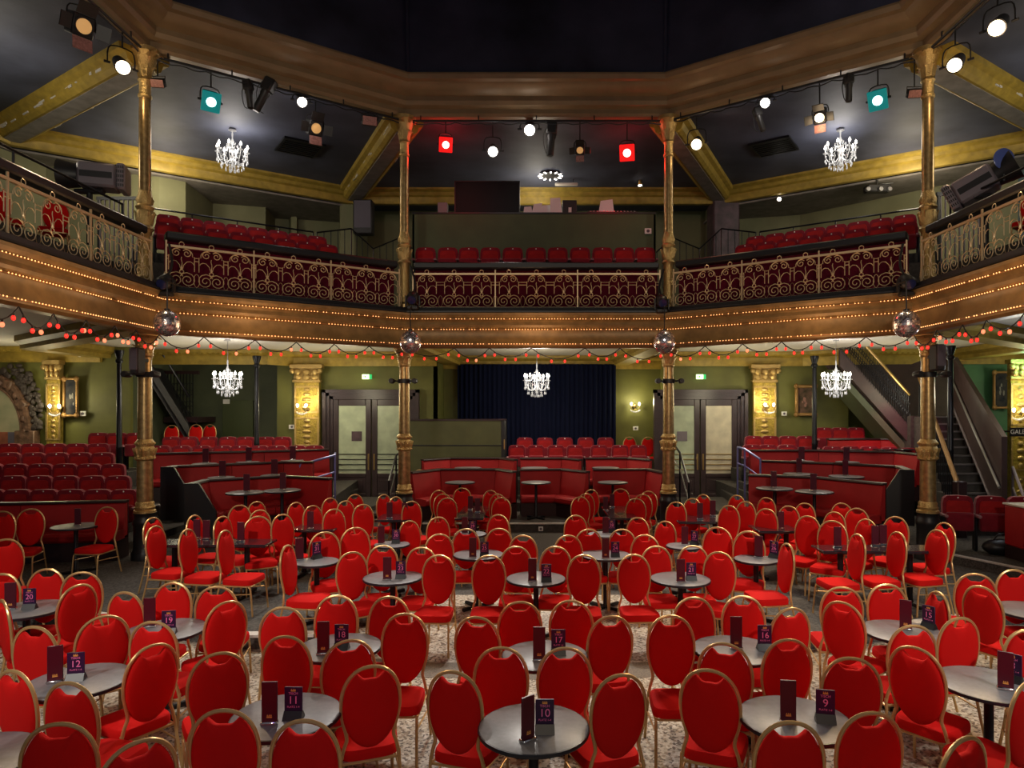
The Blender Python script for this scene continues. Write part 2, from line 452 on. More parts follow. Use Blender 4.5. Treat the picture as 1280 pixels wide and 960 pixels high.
for tid, px, py, z, D, n, mp, cp in ROUND:
    x, y = G(px, py, z+.80); TPOS[tid] = (x, y)
    big = D > .7
    round_table(x, y, z, D, .80, ('round grey-topped table' if big else 'small round grey-topped table')+f' carrying the number card {n}', 'round tables of the stalls')
    def on(p):                                        # keep what stands on the top on the top
        a, b = G(p[0], p[1], z+.80); l = math.hypot(a-x, b-y); k = min(1, (D/2-.08)/max(l, 1e-6)); return x+(a-x)*k, y+(b-y)*k
    mx, my = on(mp); cx_, cy_ = on(cp)
    if math.hypot(mx-cx_, my-cy_) < .13: mx -= .07; cx_ += .07
    menu(mx, my, z+.80, math.radians(mp[2]), f'tall burgundy menu in a chrome foot beside number card {n}', big=big)
    number_card(cx_, cy_, z+.80, math.radians(cp[2]), n, f'purple table number card reading {n} on a black stand', big)
# round tables without a visible number
for tid, px, py, z, nm in (('13', -41, 950, 0, 'round grey-topped table cut off at the lower left corner'), ('14', 1293, 763, 0, 'round grey-topped table cut off at the right edge')):
    x, y = G(px, py, z+.80); TPOS[tid] = (x, y); round_table(x, y, z, .75, .80, nm, 'round tables of the stalls')
TPOS['L4'] = G(95, 657, .98)
round_table(*TPOS['L4'], .18, .72, .80, 'round table standing before the long red bench on the left', 'round tables of the stalls')
menu(TPOS['L4'][0]+.03, TPOS['L4'][1], .98, 0, 'dark menu on the table before the left bench', big=False)

# long dark tables: corners given by near-left, near-right pixel and depth
def long_table(name_label, x0, x1, y0, y1, zf, rz=0):
    cx, cy = (x0+x1)/2, (y0+y1)/2
    t = thing('long_table', name_label, 'table', (cx, cy, zf), rz, 'long dark tables of the stalls')
    a, b = (x1-x0)/2, (y1-y0)/2
    MB().box(-a,a,-b,b,.755,.80,.012).build('tabletop', M['tabledark'], t)
    ends = ((-a*.6,0),(a*.6,0)) if a > b else ((0,-b*.6),(0,b*.6))
    for ex, ey in ends:
        MB().lathe([(.05,.04),(.04,.08),(.04,.72),(.10,.756)], 12, (ex,ey,0)).build('post', M['blackmet'], t)
        q = MB(); q.box(ex-.3 if b >= a else ex-.03, ex+.3 if b >= a else ex+.03, ey-.3 if a > b else ey-.03, ey+.3 if a > b else ey+.03, 0, .05, .012)
        q.build('foot', M['blackmet'], t)
    return (cx, cy)
def small_things(lst, z):
    for px, py, lab in lst:
        x, y = G(px, py, z); menu(x, y, z, 0, lab, big=False)
TPOS['LA'] = long_table('long dark table left of the stalls, nearest the left gilded column', -5.75, -3.95, 9.78, 10.25, .18)
TPOS['RA'] = long_table('long dark table right of the stalls, nearest the right gilded column', 4.0, 5.65, 9.35, 9.80, .18)
TPOS['LB'] = long_table('dark table behind the small table with number card 31', -4.05, -3.32, 11.0, 11.6, .18)
TPOS['RB'] = long_table('dark table behind the small table with number card 26', 3.62, 4.30, 10.9, 11.5, .18)
TPOS['LC'] = long_table('dark table in front of the left double doors', -2.90, -2.25, 12.0, 12.7, .18)
TPOS['RC'] = long_table('dark table in front of the right double doors', 2.50, 3.42, 11.8, 12.6, .18)
TPOS['CA'] = long_table('dark table before the centre booths, left of the middle aisle', -1.62, -1.05, 13.3, 15.0, 0)
TPOS['CB'] = long_table('dark table before the centre booths, right of the middle aisle', 1.45, 2.02, 13.3, 15.0, 0)
small_things([(246,673,'dark menu on the long left table, leftmost of three'), (258,674,'dark menu on the long left table, middle of three'), (301,677,'dark menu on the long left table, rightmost of three')], .98)
small_things([(1047,684,'dark menu on the long right table, leftmost of three'), (1094,682,'dark menu on the long right table, middle of three'), (1104,681,'dark menu on the long right table, rightmost of three')], .98)
small_things([(388,661,'dark menu on the dark table behind number card 31'), (976,661,'dark menu on the dark table behind number card 26'),
              (487,648,'dark menu before the left double doors, left one of two'), (506,649,'dark menu before the left double doors, right one of two'),
              (875,649,'dark menu before the right double doors, left one of two'), (891,645,'dark menu before the right double doors, right one of two')], .98)
small_things([(588,637,'dark menu before the centre booths, left one at the left aisle table'), (597,640,'dark menu before the centre booths, right one at the left aisle table'),
              (757,638,'dark menu before the centre booths, left one at the right aisle table'), (765,634,'dark menu before the centre booths, right one at the right aisle table')], .80)

#  table: [(px, py, yaw, floor)...]; px, py is the top of the gold hoop, yaw where the seat points (0 away, 90 right, 180 to the viewer)
CH = {
 '13': [(17,838,20,0),(72,904,-10,0)],
 '12': [(86,853,10,0),(191,806,-58,0),(173,926,-48,0)],
 '11': [(279,887,-4,0),(380,900,0,0),(464,832,-20,0),(273,816,-30,0)],
 '10': [(567,839,18,0),(775,843,-18,0)],
 '9': [(887,837,22,0),(988,902,0,0),(1089,890.5,-4,0)],
 '8': [(1144.5,809,52,0),(1207,922,-25,0),(1288,851,-25,0),(1285,787,185,0)],
 '20': [(59,711,175,0),(101.5,715,-15,0),(98,731,-68,0),(3,717,175,0),(3,750,40,0),(42,783,6,0),(129,770,-42,0),(5,674,120,.18)],
 '19': [(156,740,10,0),(217,728,182,0),(270,733,-10,0),(283.5,752,-52,0),(190.5,777,0,0)],
 '18': [(353,759,-8,0),(357,795,4,0),(421,744,178,0),(487.5,745.5,186,0),(506.8,766.7,183,0),(436,800,-22,0)],
 '17': [(596,771,12,0),(650,752,-5,0),(714,750.6,5,0),(763.5,770,-12,0),(626,809,0,0),(706,809.5,-3,0)],
 '16': [(838,769,180,0),(866.5,746.5,176,0),(928.5,744.7,184,0),(989,760,-14,0),(906,804,22,0),(985,799,-6,0)],
 '15': [(1052.7,733.8,10,0),(1053,752.5,50,0),(1108,730,182,0),(1174,740,270,0),(1141.7,781.6,0,0),(1200,772,-10,0),(1065,822,12,0)],
 '14': [(1220,717,20,0),(1227,733,66,0),(1267,712,185,0)],
 '23': [(439,690,143,0),(478.6,681.6,178,0),(527,684,184,0),(549,693.7,184,0)],
 '22': [(611,694,176,0),(644.7,683,177,0),(694.5,683,183,0),(730,693.5,186,0)],
 '21': [(792,693,176,0),(820,682.5,176,0),(866,682,182,0),(900,690,212,0)],
 '25': [(549,667.5,172,0),(582.6,661,177,0),(624,660.5,183,0),(654,669,186,0)],
 '24': [(710,669,174,0),(735.6,661.5,177,0),(777.5,661.5,183,0),(806.5,668.5,188,0)],
 '29': [(547,646.4,150,0),(623.5,643.3,200,0)],
 '28': [(719,644,165,0),(798,647,212,0)],
 '30': [(511,651,135,0)],
 '27': [(832.7,651.5,225,0)],
 '31': [(358,681.7,95,.18),(405.3,665,150,.18),(443.4,659.5,150,.18)],
 '26': [(985,679.5,-95,.18),(936.5,664,205,.18),(897.4,659,205,.18)],
 'LA': [(193,657.5,97,.18),(233,661.5,95,.18),(280,663,94,.18),(190,647,100,.18),(242,644,98,.18),(277,645.5,103,.18),(298.7,631.5,128,.18),(323.7,637.5,122,.18),(320,627,116,.18),(322,645.5,150,.18)],
 'RA': [(1173,662.5,-100,.18),(1123,665,-95,.18),(1073,667.5,-94,.18),(1182,653.5,-100,.18),(1120.7,646,240,.18),(1084,649,250,.18),(1072,635.5,232,.18),(1041,651,215,.18),(1044,640,240,.18),(1053,629,235,.18)],
 'LB': [(352,643,122,.18),(369,628,115,.18),(390,632,122,.18),(416.6,636.3,132,.18),(431,626,124,.18),(412,622.5,121,.18)],
 'RB': [(1010.6,645,230,.18),(1007,629,235,.18),(986.7,632.6,232,.18),(958.6,636,228,.18),(959,622,236,.18)],
 'LC': [(443,618,127,.18),(453,630.5,134,.18),(479,618,120,.18),(494,621,122,.18),(513.7,626.5,136,.18)],
 'RC': [(846,627.5,222,.18),(866.5,623,230,.18),(880,618,238,.18),(912,632,228,.18),(933,627,232,.18),(921.7,619,236,.18)],
 'CA': [(558.7,622.5,164,0),(553,617.5,154,0),(548,613,150,0),(627,622,192,0),(622.7,617.6,204,0),(614,613,208,0),(577.7,610,178,0)],
 'CB': [(725,621,166,0),(732,617,156,0),(738.5,612,152,0),(795,623,196,0),(804,618,206,0),(811,614,208,0),(775.7,611,182,0)],
 'L4': [(3,639,170,.18),(38.7,636,165,.18),(134.4,633.5,186,.18)],
}
TN = {'LA':'the long left table','RA':'the long right table','LB':'the dark table behind card 31',
 'RB':'the dark table behind card 26','LC':'the dark left-door table','RC':'the dark right-door table',
 'CA':'the left aisle table','CB':'the right aisle table','L4':'the left bench table',
 '13':'the lower-left corner table','14':'the right-edge table'}
def rel(dx, dy):
    a = math.degrees(math.atan2(dx, dy)) % 360
    return ['behind','behind-right of','right of','front-right of','in front of','front-left of','left of','behind-left of'][int(((a+22.5) % 360)//45)]
for tid, lst in CH.items():
    tx, ty = TPOS[tid]; tn = TN.get(tid, f'the table with card {tid}')
    buckets = {}
    for c in lst:
        Y = F*(EYE-c[3]-1.11)/(c[1]-CY); X = (c[0]-CX)*Y/F
        buckets.setdefault(rel(X-tx, Y-ty), []).append(c)
    for r, cs in buckets.items():
        cs.sort(key=lambda c: c[0])
        for i, c in enumerate(cs):
            if len(cs) == 1: lab = f'red oval-backed gold-framed chair {r} {tn}'
            else: lab = f'red gold-framed chair {r} {tn}, {ORD[i]} of {["","","two","three","four","five","six","seven"][len(cs)]} from left'
            place_chair(c[0], c[1], c[2], c[3], lab, 'red oval-backed chairs')
# ------------------------------------------------------------------ plan lines of the hall
IN = [(-7.27,1.0),(-7.27,12.48),(-3.02,15.37),(3.02,15.37),(7.27,12.48),(7.27,1.0)]
OUT = [(-13.2,1.0),(-12.5,15.9),(-5.6,20.5),(5.6,20.5),(12.5,15.9),(13.2,1.0)]
BAYS = [('left side',0),('left of centre',1),('centre',2),('right of centre',3),('right side',4)]
def onbay(px, e):
    k = (px-CX)/F; P = offset(IN, e); best = None
    for a, b in zip(P[:-1], P[1:]):
        # X = k*Y
        den = (b[0]-a[0])-k*(b[1]-a[1])
        if abs(den) < 1e-9: continue
        t = (k*a[1]-a[0])/den
        if -.02 <= t <= 1.02:
            Y = a[1]+(b[1]-a[1])*t
            if Y > .5: best = (k*Y, Y)
    return best
def bayseg(i, e):
    P = offset(IN, e); return P[i], P[i+1]
def lerp(a, b, t): return (a[0]+(b[0]-a[0])*t, a[1]+(b[1]-a[1])*t)

# floors
struct(MB().box(-18,18,-1,10.7,-.15,0).build('floor', M['terrazzo'], smooth=False))
struct(MB().box(-18,18,10.7,23.2,-.15,0).build('floor_back', M['carpet'], smooth=False))
arc = [(-1.95,7.75),(-1.2,7.62),(0,7.56),(1.2,7.62),(1.95,7.75)]
struct(MB().sweep(arc, [(-.22,-.01),(.22,-.01),(.22,.003),(-.22,.003)]).build('trim_1', mat('brown_terrazzo_band', (.13,.105,.075), .5, var=.5, vscale=60)))
PL = [(-18,9.3),(-6.3,9.2),(-3.6,8.27),(-2.75,8.3),(-2.6,9.0),(-2.25,9.2),(-2.25,9.9),(-2.7,10.3),(-2.7,11.2),(-2.2,11.5),(-2.1,13.2),(-2.8,15.6),(-2.8,21),(-18,21)]
PR = [(-x, y) for x, y in reversed(PL)]
for i, (P, e0) in enumerate(((PL, PL[:4]), (PR, PR[-4:]))):
    struct(MB().prism(P, -.01, .18).build('floor_platform', M['carpet'], smooth=False))
    nz = MB().sweep(e0, [(-.12,.181),(.02,.181),(.02,.145),(-.12,.15)]); struct(nz.build(f'trim_{2+i}', M['nosing'], smooth=False))
    v = MB()
    for q in range(len(e0)-1):
        a, b = e0[q], e0[q+1]; L = math.hypot(b[0]-a[0], b[1]-a[1]); n = max(1, int(L/.9))
        for k in range(n):
            p = lerp(a, b, (k+.5)/n); dx, dy = (b[0]-a[0])/L, (b[1]-a[1])/L
            v.lathe([(.058,0),(.058,.012),(.045,.016),(.03,.010),(.012,.012)], 14, M=Matrix.Translation((p[0]+dy*.004, p[1]-dx*.004, .07)) @ Matrix(((dx,0,dy,0),(dy,0,-dx,0),(0,1,0,0),(0,0,0,1))))
    struct(v.build(f'trim_{4+i}', M['blackmet']))

# lower walls
def wallseg(name, pts, z0, z1, m, th=.12):
    return struct(MB().sweep(pts, [(-th,z0),(0,z0),(0,z1),(-th,z1)]).build(name, m, smooth=False))
wallseg('wall_back', [(-3.1,21.0),(-3.1,22.5),(4.15,22.5),(4.15,21.0)], 0, 4.78, M['green'])
wallseg('wall_back_left', [(-8.1,22.0),(-8.1,21.0),(-3.1,21.0)], 0, 4.78, M['green'])
wallseg('wall_back_right', [(4.15,21.0),(9.75,21.0),(9.75,22.0),(12.6,22.0),(12.6,20.0)], 0, 4.78, M['green'])
wallseg('wall_left_back', [(-11.6,19.33),(-11.6,22.0),(-8.1,22.0)], 0, 4.78, M['greend'])
wallseg('wall_left_front', [(-18,19.2),(-11.6,19.2)], 0, 4.78, M['green'])
wallseg('wall_right_front', [(12.6,20.0),(18,20.0)], 0, 4.78, M['emerald'])
wallseg('wall_left', [(-18,-1),(-18,19.2)], 0, 9.6, M['greenup'])
wallseg('wall_right', [(18,20.0),(18,-1)], 0, 9.6, M['greenup'])
# lower ceiling ring, its wall cove and the balcony floor above
Pi = offset(IN, .12)
OL = [(-18,1),(-18,23),(-3.0,23),(3.0,23),(18,23),(18,1)]
def ring(name, A, B, z0, z1, m):
    mb = MB(); n = len(A)
    vs = [(x,y,z0) for x,y in A]+[(x,y,z0) for x,y in B]+[(x,y,z1) for x,y in A]+[(x,y,z1) for x,y in B]; fs = []
    for i in range(n-1):
        fs += [(i,i+1,n+i+1,n+i),(2*n+i,3*n+i,3*n+i+1,2*n+i+1),(i,2*n+i,2*n+i+1,i+1),(n+i,n+i+1,3*n+i+1,3*n+i)]
    fs += [(0,n,3*n,2*n),(n-1,3*n-1,4*n-1,2*n-1)]
    return struct(mb.add(vs, fs).build(name, m, smooth=False))
ring('ceiling_lower', Pi, OL, 4.74, 4.80, M['soffit'])
ring('floor_balcony', Pi, OL, 4.81, 5.12, M['carpet'])
cove = [(0,4.30),(.10,4.30),(.13,4.40),(.16,4.50),(.16,4.56),(.30,4.64),(.32,4.735),(0,4.735)]
def dent(mb, a, b, d, z0, z1, step=.16):
    L = math.hypot(b[0]-a[0], b[1]-a[1]); n = int(L/step); dx, dy = (b[0]-a[0])/L, (b[1]-a[1])/L
    for k in range(n):
        p = lerp(a, b, (k+.5)/n)
        mb.box(-.04,.04,-.05,.0,z0,z1, M=Matrix.Translation((p[0]+dy*d, p[1]-dx*d, 0)) @ Matrix.Rotation(math.atan2(dy,dx),4,'Z'))
cv = MB()
for pts in ([(-18,19.2),(-12.4,19.2)],[(-12.4,20.2),(-8.1,20.2),(-7.6,20.95),(-3.1,20.95)],[(-3.1,22.45),(4.15,22.45)],[(4.15,20.95),(8.3,20.95),(9.2,20.2),(12.6,20.0),(18,20.0)]):
    cv.sweep(pts, cove)
for a, b in (((-18,19.2),(-12.4,19.2)),((-12.4,20.2),(-8.1,20.2)),((9.2,20.2),(12.6,20.0)),((12.6,20.0),(18,20.0))): dent(cv, a, b, .24, 4.60, 4.68)
struct(cv.build('trim_6', M['beamgold'], ang=.4))
lb = MB()
for a, b in (((-3.02,15.5),(-2.75,22.4)),((3.02,15.5),(2.80,22.4)),((-7.3,12.6),(-12.4,16.5)),((7.3,12.6),(12.4,16.5)),((-12.4,16.5),(-12.4,19.2)),((12.4,16.5),(12.6,20))):
    lb.sweep([a,b], [(-.35,4.735),(-.35,4.60),(-.24,4.52),(-.24,4.42),(.24,4.42),(.24,4.52),(.35,4.60),(.35,4.735)])
struct(lb.build('trim_7', M['beamgold'], ang=.4))

# balcony fascia with its mouldings
FAS = [(.0,4.74),(.05,4.34),(.30,4.33),(.38,4.37),(.40,4.43),(.36,4.47),(.33,4.56),(.31,4.66),(.33,4.73),(.40,4.78),(.42,4.83),(.40,4.90),(.46,4.97),(.52,5.04),(.53,5.09),(.0,5.10)]
struct(MB().sweep(IN, FAS).build('trim_8', M['fascia'], ang=.5))
struct(MB().sweep(IN, [(.10,5.10),(.55,5.10),(.55,5.13),(.50,5.14),(.48,5.22),(.10,5.22)]).build('trim_9', M['black'], ang=.4))
# great cornice under the dome, drum, dome and gallery ceiling
COR = [(-.25,9.62),(.10,9.60),(.14,9.66),(.14,9.76),(.26,9.80),(.30,9.88),(.30,9.98),(.44,10.02),(.56,10.10),(.60,10.16),(.70,10.18),(.74,10.26),(.74,10.30),(-.25,10.3)]
struct(MB().sweep(IN, COR).build('trim_10', M['cornice'], ang=.45))
dm = MB(); D0 = offset(IN, .66)
dm.sweep(D0, [(0,10.3),(-.6,13.5)], closed=False)
struct(dm.build('wall_dome', M['dome'], smooth=False))
rb = MB()
for p in D0[1:5]:
    q = (p[0]*1.05, p[1]*1.03+.1); rb.tube([(p[0],p[1]-.02,10.3),(q[0],q[1]-.02,13.5)], .035, 6)
struct(rb.build('trim_11', M['dome']))
Dt = offset(IN, .0)
struct(MB().add([(x,y,13.5) for x,y in Dt], [tuple(range(len(Dt)))]).build('ceiling', M['dome'], smooth=False))
ring('ceiling_gallery', offset(IN,-.1), [(-18,1),(-18,23),(-5.6,23),(5.6,23),(18,23),(18,1)], 9.6, 9.7, M['ceil'])
GM = [(-.05,9.2),(.10,9.2),(.14,9.28),(.16,9.38),(.24,9.42),(.28,9.50),(.40,9.55),(.42,9.598),(-.05,9.598)]
struct(MB().sweep(OUT, GM).build('trim_12', M['beamgold'], ang=.45))
bm = MB()
for a, b in ((IN[1],OUT[1]),(IN[2],OUT[2]),(IN[3],OUT[3]),(IN[4],OUT[4])):
    bm.cur = 0; bm.sweep([a,b], [(-.46,9.598),(-.44,9.50),(-.34,9.46),(-.30,9.34),(-.22,9.28),(.22,9.28),(.30,9.34),(.34,9.46),(.44,9.50),(.46,9.598)])
    bm.cur = 1; bm.sweep([a,b], [(-.17,9.279),(-.17,9.26),(.17,9.26),(.17,9.279)])
struct(bm.build('trim_13', [M['beamgold'], M['beamgrey']], ang=.4))
# peeled paint flecks on the beams keep a shape of their own
pf = MB(); rnd = random.Random(3)
for a, b in ((IN[1],OUT[1]),(IN[2],OUT[2]),(IN[4],OUT[4])):
    L = math.hypot(b[0]-a[0], b[1]-a[1]); dx, dy = (b[0]-a[0])/L, (b[1]-a[1])/L
    for k in range(26):
        t = rnd.uniform(.05,.95); s = rnd.choice((-1,1)); d = rnd.uniform(.31,.335); l = rnd.uniform(.05,.28); zc = 9.36+rnd.uniform(-.01,.08)
        p = lerp(a, b, t); Mx = Matrix.Translation((p[0],p[1],0)) @ Matrix.Rotation(math.atan2(dy,dx),4,'Z')
        pf.box(-l/2,l/2,s*d-.012,s*d+.012,zc,zc+rnd.uniform(.02,.06),M=Mx)
struct(pf.build('trim_14', M['nosing'], smooth=False))
# upper walls
def PP(*a): return [((px-CX)*Y/F, Y) for px, Y in a]
wallseg('wall_upper_left', PP((45,17.0),(199,17.9),(232,18.3),(266,20.2),(332,20.6),(344,21.8),(361,21.9),(364,21.6),(371,21.6),(372,21.9),(432,22.3),(446,21.2)), 5.12, 9.25, M['greenup'])
wallseg('wall_upper_right', PP((896,21.2),(905,22.0),(1000,21.4),(1090,19.9),(1300,17.0)), 5.12, 9.25, M['greenup'])
wallseg('wall_upper_back', [(-5.66,21.2),(-5.66,22.5),(5.66,22.5),(5.66,21.2)], 5.12, 9.6, M['greenup'])
wallseg('wall_upper_side_left', [(-13.3,1),(-13.3,13.5),(-12.4,17.3)], 5.12, 9.25, M['greenup'])
wallseg('wall_upper_side_right', [(12.4,17.3),(13.3,13.5),(13.3,1)], 5.12, 9.25, M['bluewall'])
for A in ([(-13.3,1),(-13.3,13.5),(-12.7,16.1),(-5.75,20.7),(-5.7,22.6)], [(5.7,22.6),(5.75,20.7),(12.7,16.1),(13.3,13.5),(13.3,1)]):
    struct(MB().sweep(A, [(.12,9.15),(.12,9.2),(-3.5,9.2),(-3.5,9.15)]).build('ceiling_recess', M['beamgrey'], smooth=False))
struct(MB().box(5.35,6.15,20.3,21.1,5.12,9.3,.04).build('wall_pillar', M['mauve']))
struct(MB().box(-6.0,-5.5,20.45,21.2,5.12,9.3,.04).build('wall_pillar_left', M['greenup']))

# tiers of the balcony
for sx in (-1,1): struct(MB().box(min(sx*7.9,sx*13.2),max(sx*7.9,sx*13.2),8.5,13.4,5.121,5.72).build('floor_tier', M['step'], smooth=False))
def tiers(i, lst, m):
    a, b = IN[i], IN[i+1]
    for d0, d1, z in lst:
        struct(MB().sweep([a,b], [(d0,5.13),(d0,z),(d1,z),(d1,5.13)]).build('floor_tier', m, smooth=False))
tiers(1, [(-2.1,-3.0,6.1),(-3.01,-5.6,6.5)], M['step']); tiers(3, [(-2.1,-3.0,6.1),(-3.01,-5.6,6.5)], M['step'])
tiers(2, [(-1.0,-2.25,6.03)], M['step'])
# tiers of the stalls behind the platforms
LF = [G(235,604.6,1.5), G(257,599,1.5), G(355,594,1.5), G(415,597,1.5)]
LS = [G(205,584,1.7), G(218,581.7,1.7), G(355,576.5,1.7), G(392,576.5,1.7)]
LT = [G(192,566,1.9), G(330,563,1.9), G(411,561,1.9)]
RF = [G(935.5,592.4,1.5), G(971,593.4,1.5), G(1022,595.5,1.5), G(1107,603.6,1.5)]
RS = [G(952,575,1.7), G(1042,578,1.7), G(1124,582,1.7), G(1139,587.5,1.7)]
RT = [G(936.5,562,1.9), G(1022,562,1.9), G(1120,564,1.9), G(1152,567,1.9)]
def tier(path, z, xl, xr, yb_=20.9, e=1.0):
    P = offset(path, e)
    struct(MB().prism(P+[(xr,yb_),(xl,yb_)], .0, z).build('floor_tier', M['step'], smooth=False))
    struct(MB().sweep(P, [(-.06,z+.004),(.015,z+.004),(.015,z-.02),(-.06,z-.02)]).build('trim_15', M['nosing'], smooth=False))
tier(LF, .35, LF[0][0], LF[-1][0]+.1, 20.0); tier(LS, .55, LS[0][0], LS[-1][0], 20.4); tier(LT, .75, LT[0][0], LT[-1][0])
tier(RF, .35, RF[0][0], RF[-1][0], 20.0); tier(RS, .55, RS[0][0], RS[-1][0], 20.4); tier(RT, .75, RT[0][0], RT[-1][0])
struct(MB().prism([(-2.75,16.2),(3.3,16.2),(3.3,22.4),(-2.75,22.4)], 0, .21).build('floor_tier', M['step'], smooth=False))
struct(MB().box(-2.75,3.3,16.17,16.24,.19,.215).build('trim_16', M['nosing'], smooth=False))
struct(MB().prism([(-2.7,18.05),(3.2,18.05),(3.2,22.4),(-2.7,22.4)], .2, .45).build('floor_tier', M['step'], smooth=False))
struct(MB().prism([(-2.7,19.75),(3.2,19.75),(3.2,22.4),(-2.7,22.4)], .4, .88).build('floor_tier', M['step'], smooth=False))
struct(MB().prism([(2.36,20.7),(4.1,20.7),(4.1,22.4),(2.36,22.4)], .0, .965).build('floor_tier', M['step'], smooth=False))
struct(MB().prism([(-2.7,20.7),(2.35,20.7),(2.35,22.4),(-2.7,22.4)], .7, 1.065).build('floor_tier', M['step'], smooth=False))
# ------------------------------------------------------------------ booths
def booth(path, z0, capz, label, group, ends=(False, False), div=1.5):
    c = path[len(path)//2]
    t = thing('booth_bench', label, 'bench', (c[0], c[1], z0), 0, group)
    pts = [path[0]]
    for a, b in zip(path[:-1], path[1:]):
        L = math.hypot(b[0]-a[0], b[1]-a[1]); n = max(1, round(L/div))
        pts += [lerp(a, b, k/n) for k in range(1, n+1)]
    pts = [(x-c[0], y-c[1]) for x, y in pts]; ms = miter(pts); h = capz-z0
    def seg(i, prof, mb, gap=.006):
        a, b = pts[i], pts[i+1]; L = math.hypot(b[0]-a[0], b[1]-a[1]) or 1; g = gap/L
        P = []
        for p, m, tt in ((a, ms[i], g), (b, ms[i+1], 1-g)):
            q = lerp(a, b, tt)
            P.append([(q[0]+m[0]*d, q[1]+m[1]*d, z) for d, z in prof])
        n = len(prof); vs = P[0]+P[1]
        fs = [(k, n+k, n+(k+1) % n, (k+1) % n) for k in range(n)]+[tuple(range(n)), tuple(range(2*n-1, n-1, -1))]
        mb.add(vs, fs)
    sw = .52
    for i in range(len(pts)-1):
        b = MB(); seg(i, [(.0,.40),(.0,h-.045),(.05,h-.045),(.085,h-.07),(.15,h*.65),(.19,.52),(.17,.40)], b); b.build('back_cushion', M['booth'], t, ang=.6)
        s = MB(); seg(i, [(.13,.36),(.13,.53),(.40,.535),(sw,.52),(sw+.03,.48),(sw+.02,.40),(sw-.02,.36)], s); s.build('seat_cushion', M['booth'], t, ang=.6)
    bs = MB()
    for i in range(len(pts)-1): seg(i, [(-.03,0),(-.03,h-.045),(-.002,h-.045),(.0,.355),(sw-.10,.355),(sw-.10,0)], bs, 0)
    bs.build('base', M['bdark'], t, smooth=False)
    cp = MB()
    for i in range(len(pts)-1): seg(i, [(-.055,h-.045),(.10,h-.045),(.11,h-.03),(.10,h),(-.055,h)], cp, 0)
    cp.build('cap_rail', M['bdark'], t, smooth=False)
    for e, i in zip(ends, (0, -1)):
        if not e: continue
        p, m = pts[i], ms[i]; q = MB()
        a = pts[1] if i == 0 else pts[-2]; dx, dy = p[0]-a[0], p[1]-a[1]; l = math.hypot(dx, dy); dx /= l; dy /= l
        poly = [(-.05,0),(sw+.03,0),(sw+.03,.60),(.22,h+.01),(-.05,h+.01)]
        vs = [(p[0]+m[0]*d+dx*k, p[1]+m[1]*d+dy*k, z) for k in (.0,.06) for d, z in poly]; n = len(poly)
        q.add(vs, [tuple(range(n)), tuple(range(2*n-1,n-1,-1))]+[(k, n+k, n+(k+1) % n, (k+1) % n) for k in range(n)])
        q.build('end_panel', M['black'], t, smooth=False)
    return t
gB = 'red upholstered booths'
booth(LF, .35, 1.5, 'curved red booth left of the centre, lowest of three tiers', gB, (True, False))
booth(LS, .55, 1.7, 'curved red booth left of the centre, middle of three tiers', gB, (True, False))
booth(LT, .75, 1.9, 'curved red booth left of the centre, topmost of three tiers', gB, (True, False))
booth(RF, .35, 1.5, 'curved red booth right of the centre, lowest of three tiers', gB, (False, False))
booth(RS, .55, 1.7, 'curved red booth right of the centre, middle of three tiers', gB, (False, True))
booth(RT, .75, 1.9, 'curved red booth right of the centre, topmost of three tiers', gB, (False, False))
booth(PP((512,16.75),(549,17.7),(622,17.7),(645,16.95)), .21, 1.40, 'front centre booth nearest the left centre column', gB)
booth(PP((650,17.6),(703,17.7),(736,16.95)), .21, 1.40, 'front centre booth in the middle, facing the aisle', gB)
booth(PP((741,17.6),(810,17.7),(832,16.7)), .21, 1.40, 'front centre booth nearest the right centre column', gB)
booth(PP((527,18.7),(562,19.4),(626,19.4),(646,18.75)), .45, 1.57, 'rear centre booth before the olive partition', gB)
booth(PP((650,19.35),(704,19.4),(727,18.75)), .45, 1.57, 'rear centre booth in the middle, before the curtain', gB)
booth(PP((732,19.35),(785,19.4),(815,18.7)), .45, 1.57, 'rear centre booth before the right wall sconce', gB)
booth([(-12.0,12.15),(-9.5,12.45),(-7.75,12.75)], .18, 1.24, 'long red bench at the far left below the rows of theatre seats', gB)
# pink lit bench by the stairs on the right
booth(PP((1034,19.4),(1100,19.5),(1158,18.8)), 1.05, 2.12, 'red bench before the staircase at the back right', gB)
for i, px in enumerate((1067,1104,1130)):
    x, y = ((px-CX)*18.4/F, 18.4)
    t = thing('bistro_table', f'small dark table before the staircase bench, {ORD[i]} of three from left', 'table', (x, y, 1.05), 0, 'dark tables by the stairs')
    MB().lathe([(.26,.80),(.27,.815),(.26,.83)], 20).build('tabletop', M['tabledark'], t); MB().lathe([(.16,0),(.16,.03),(.03,.05),(.03,.80)], 12).build('post', M['blackmet'], t)
struct(MB().prism(PP((1020,17.6),(1165,17.4))+PP((1165,19.9),(1020,19.9)), .7, 1.05).build('floor_tier', M['step'], smooth=False))

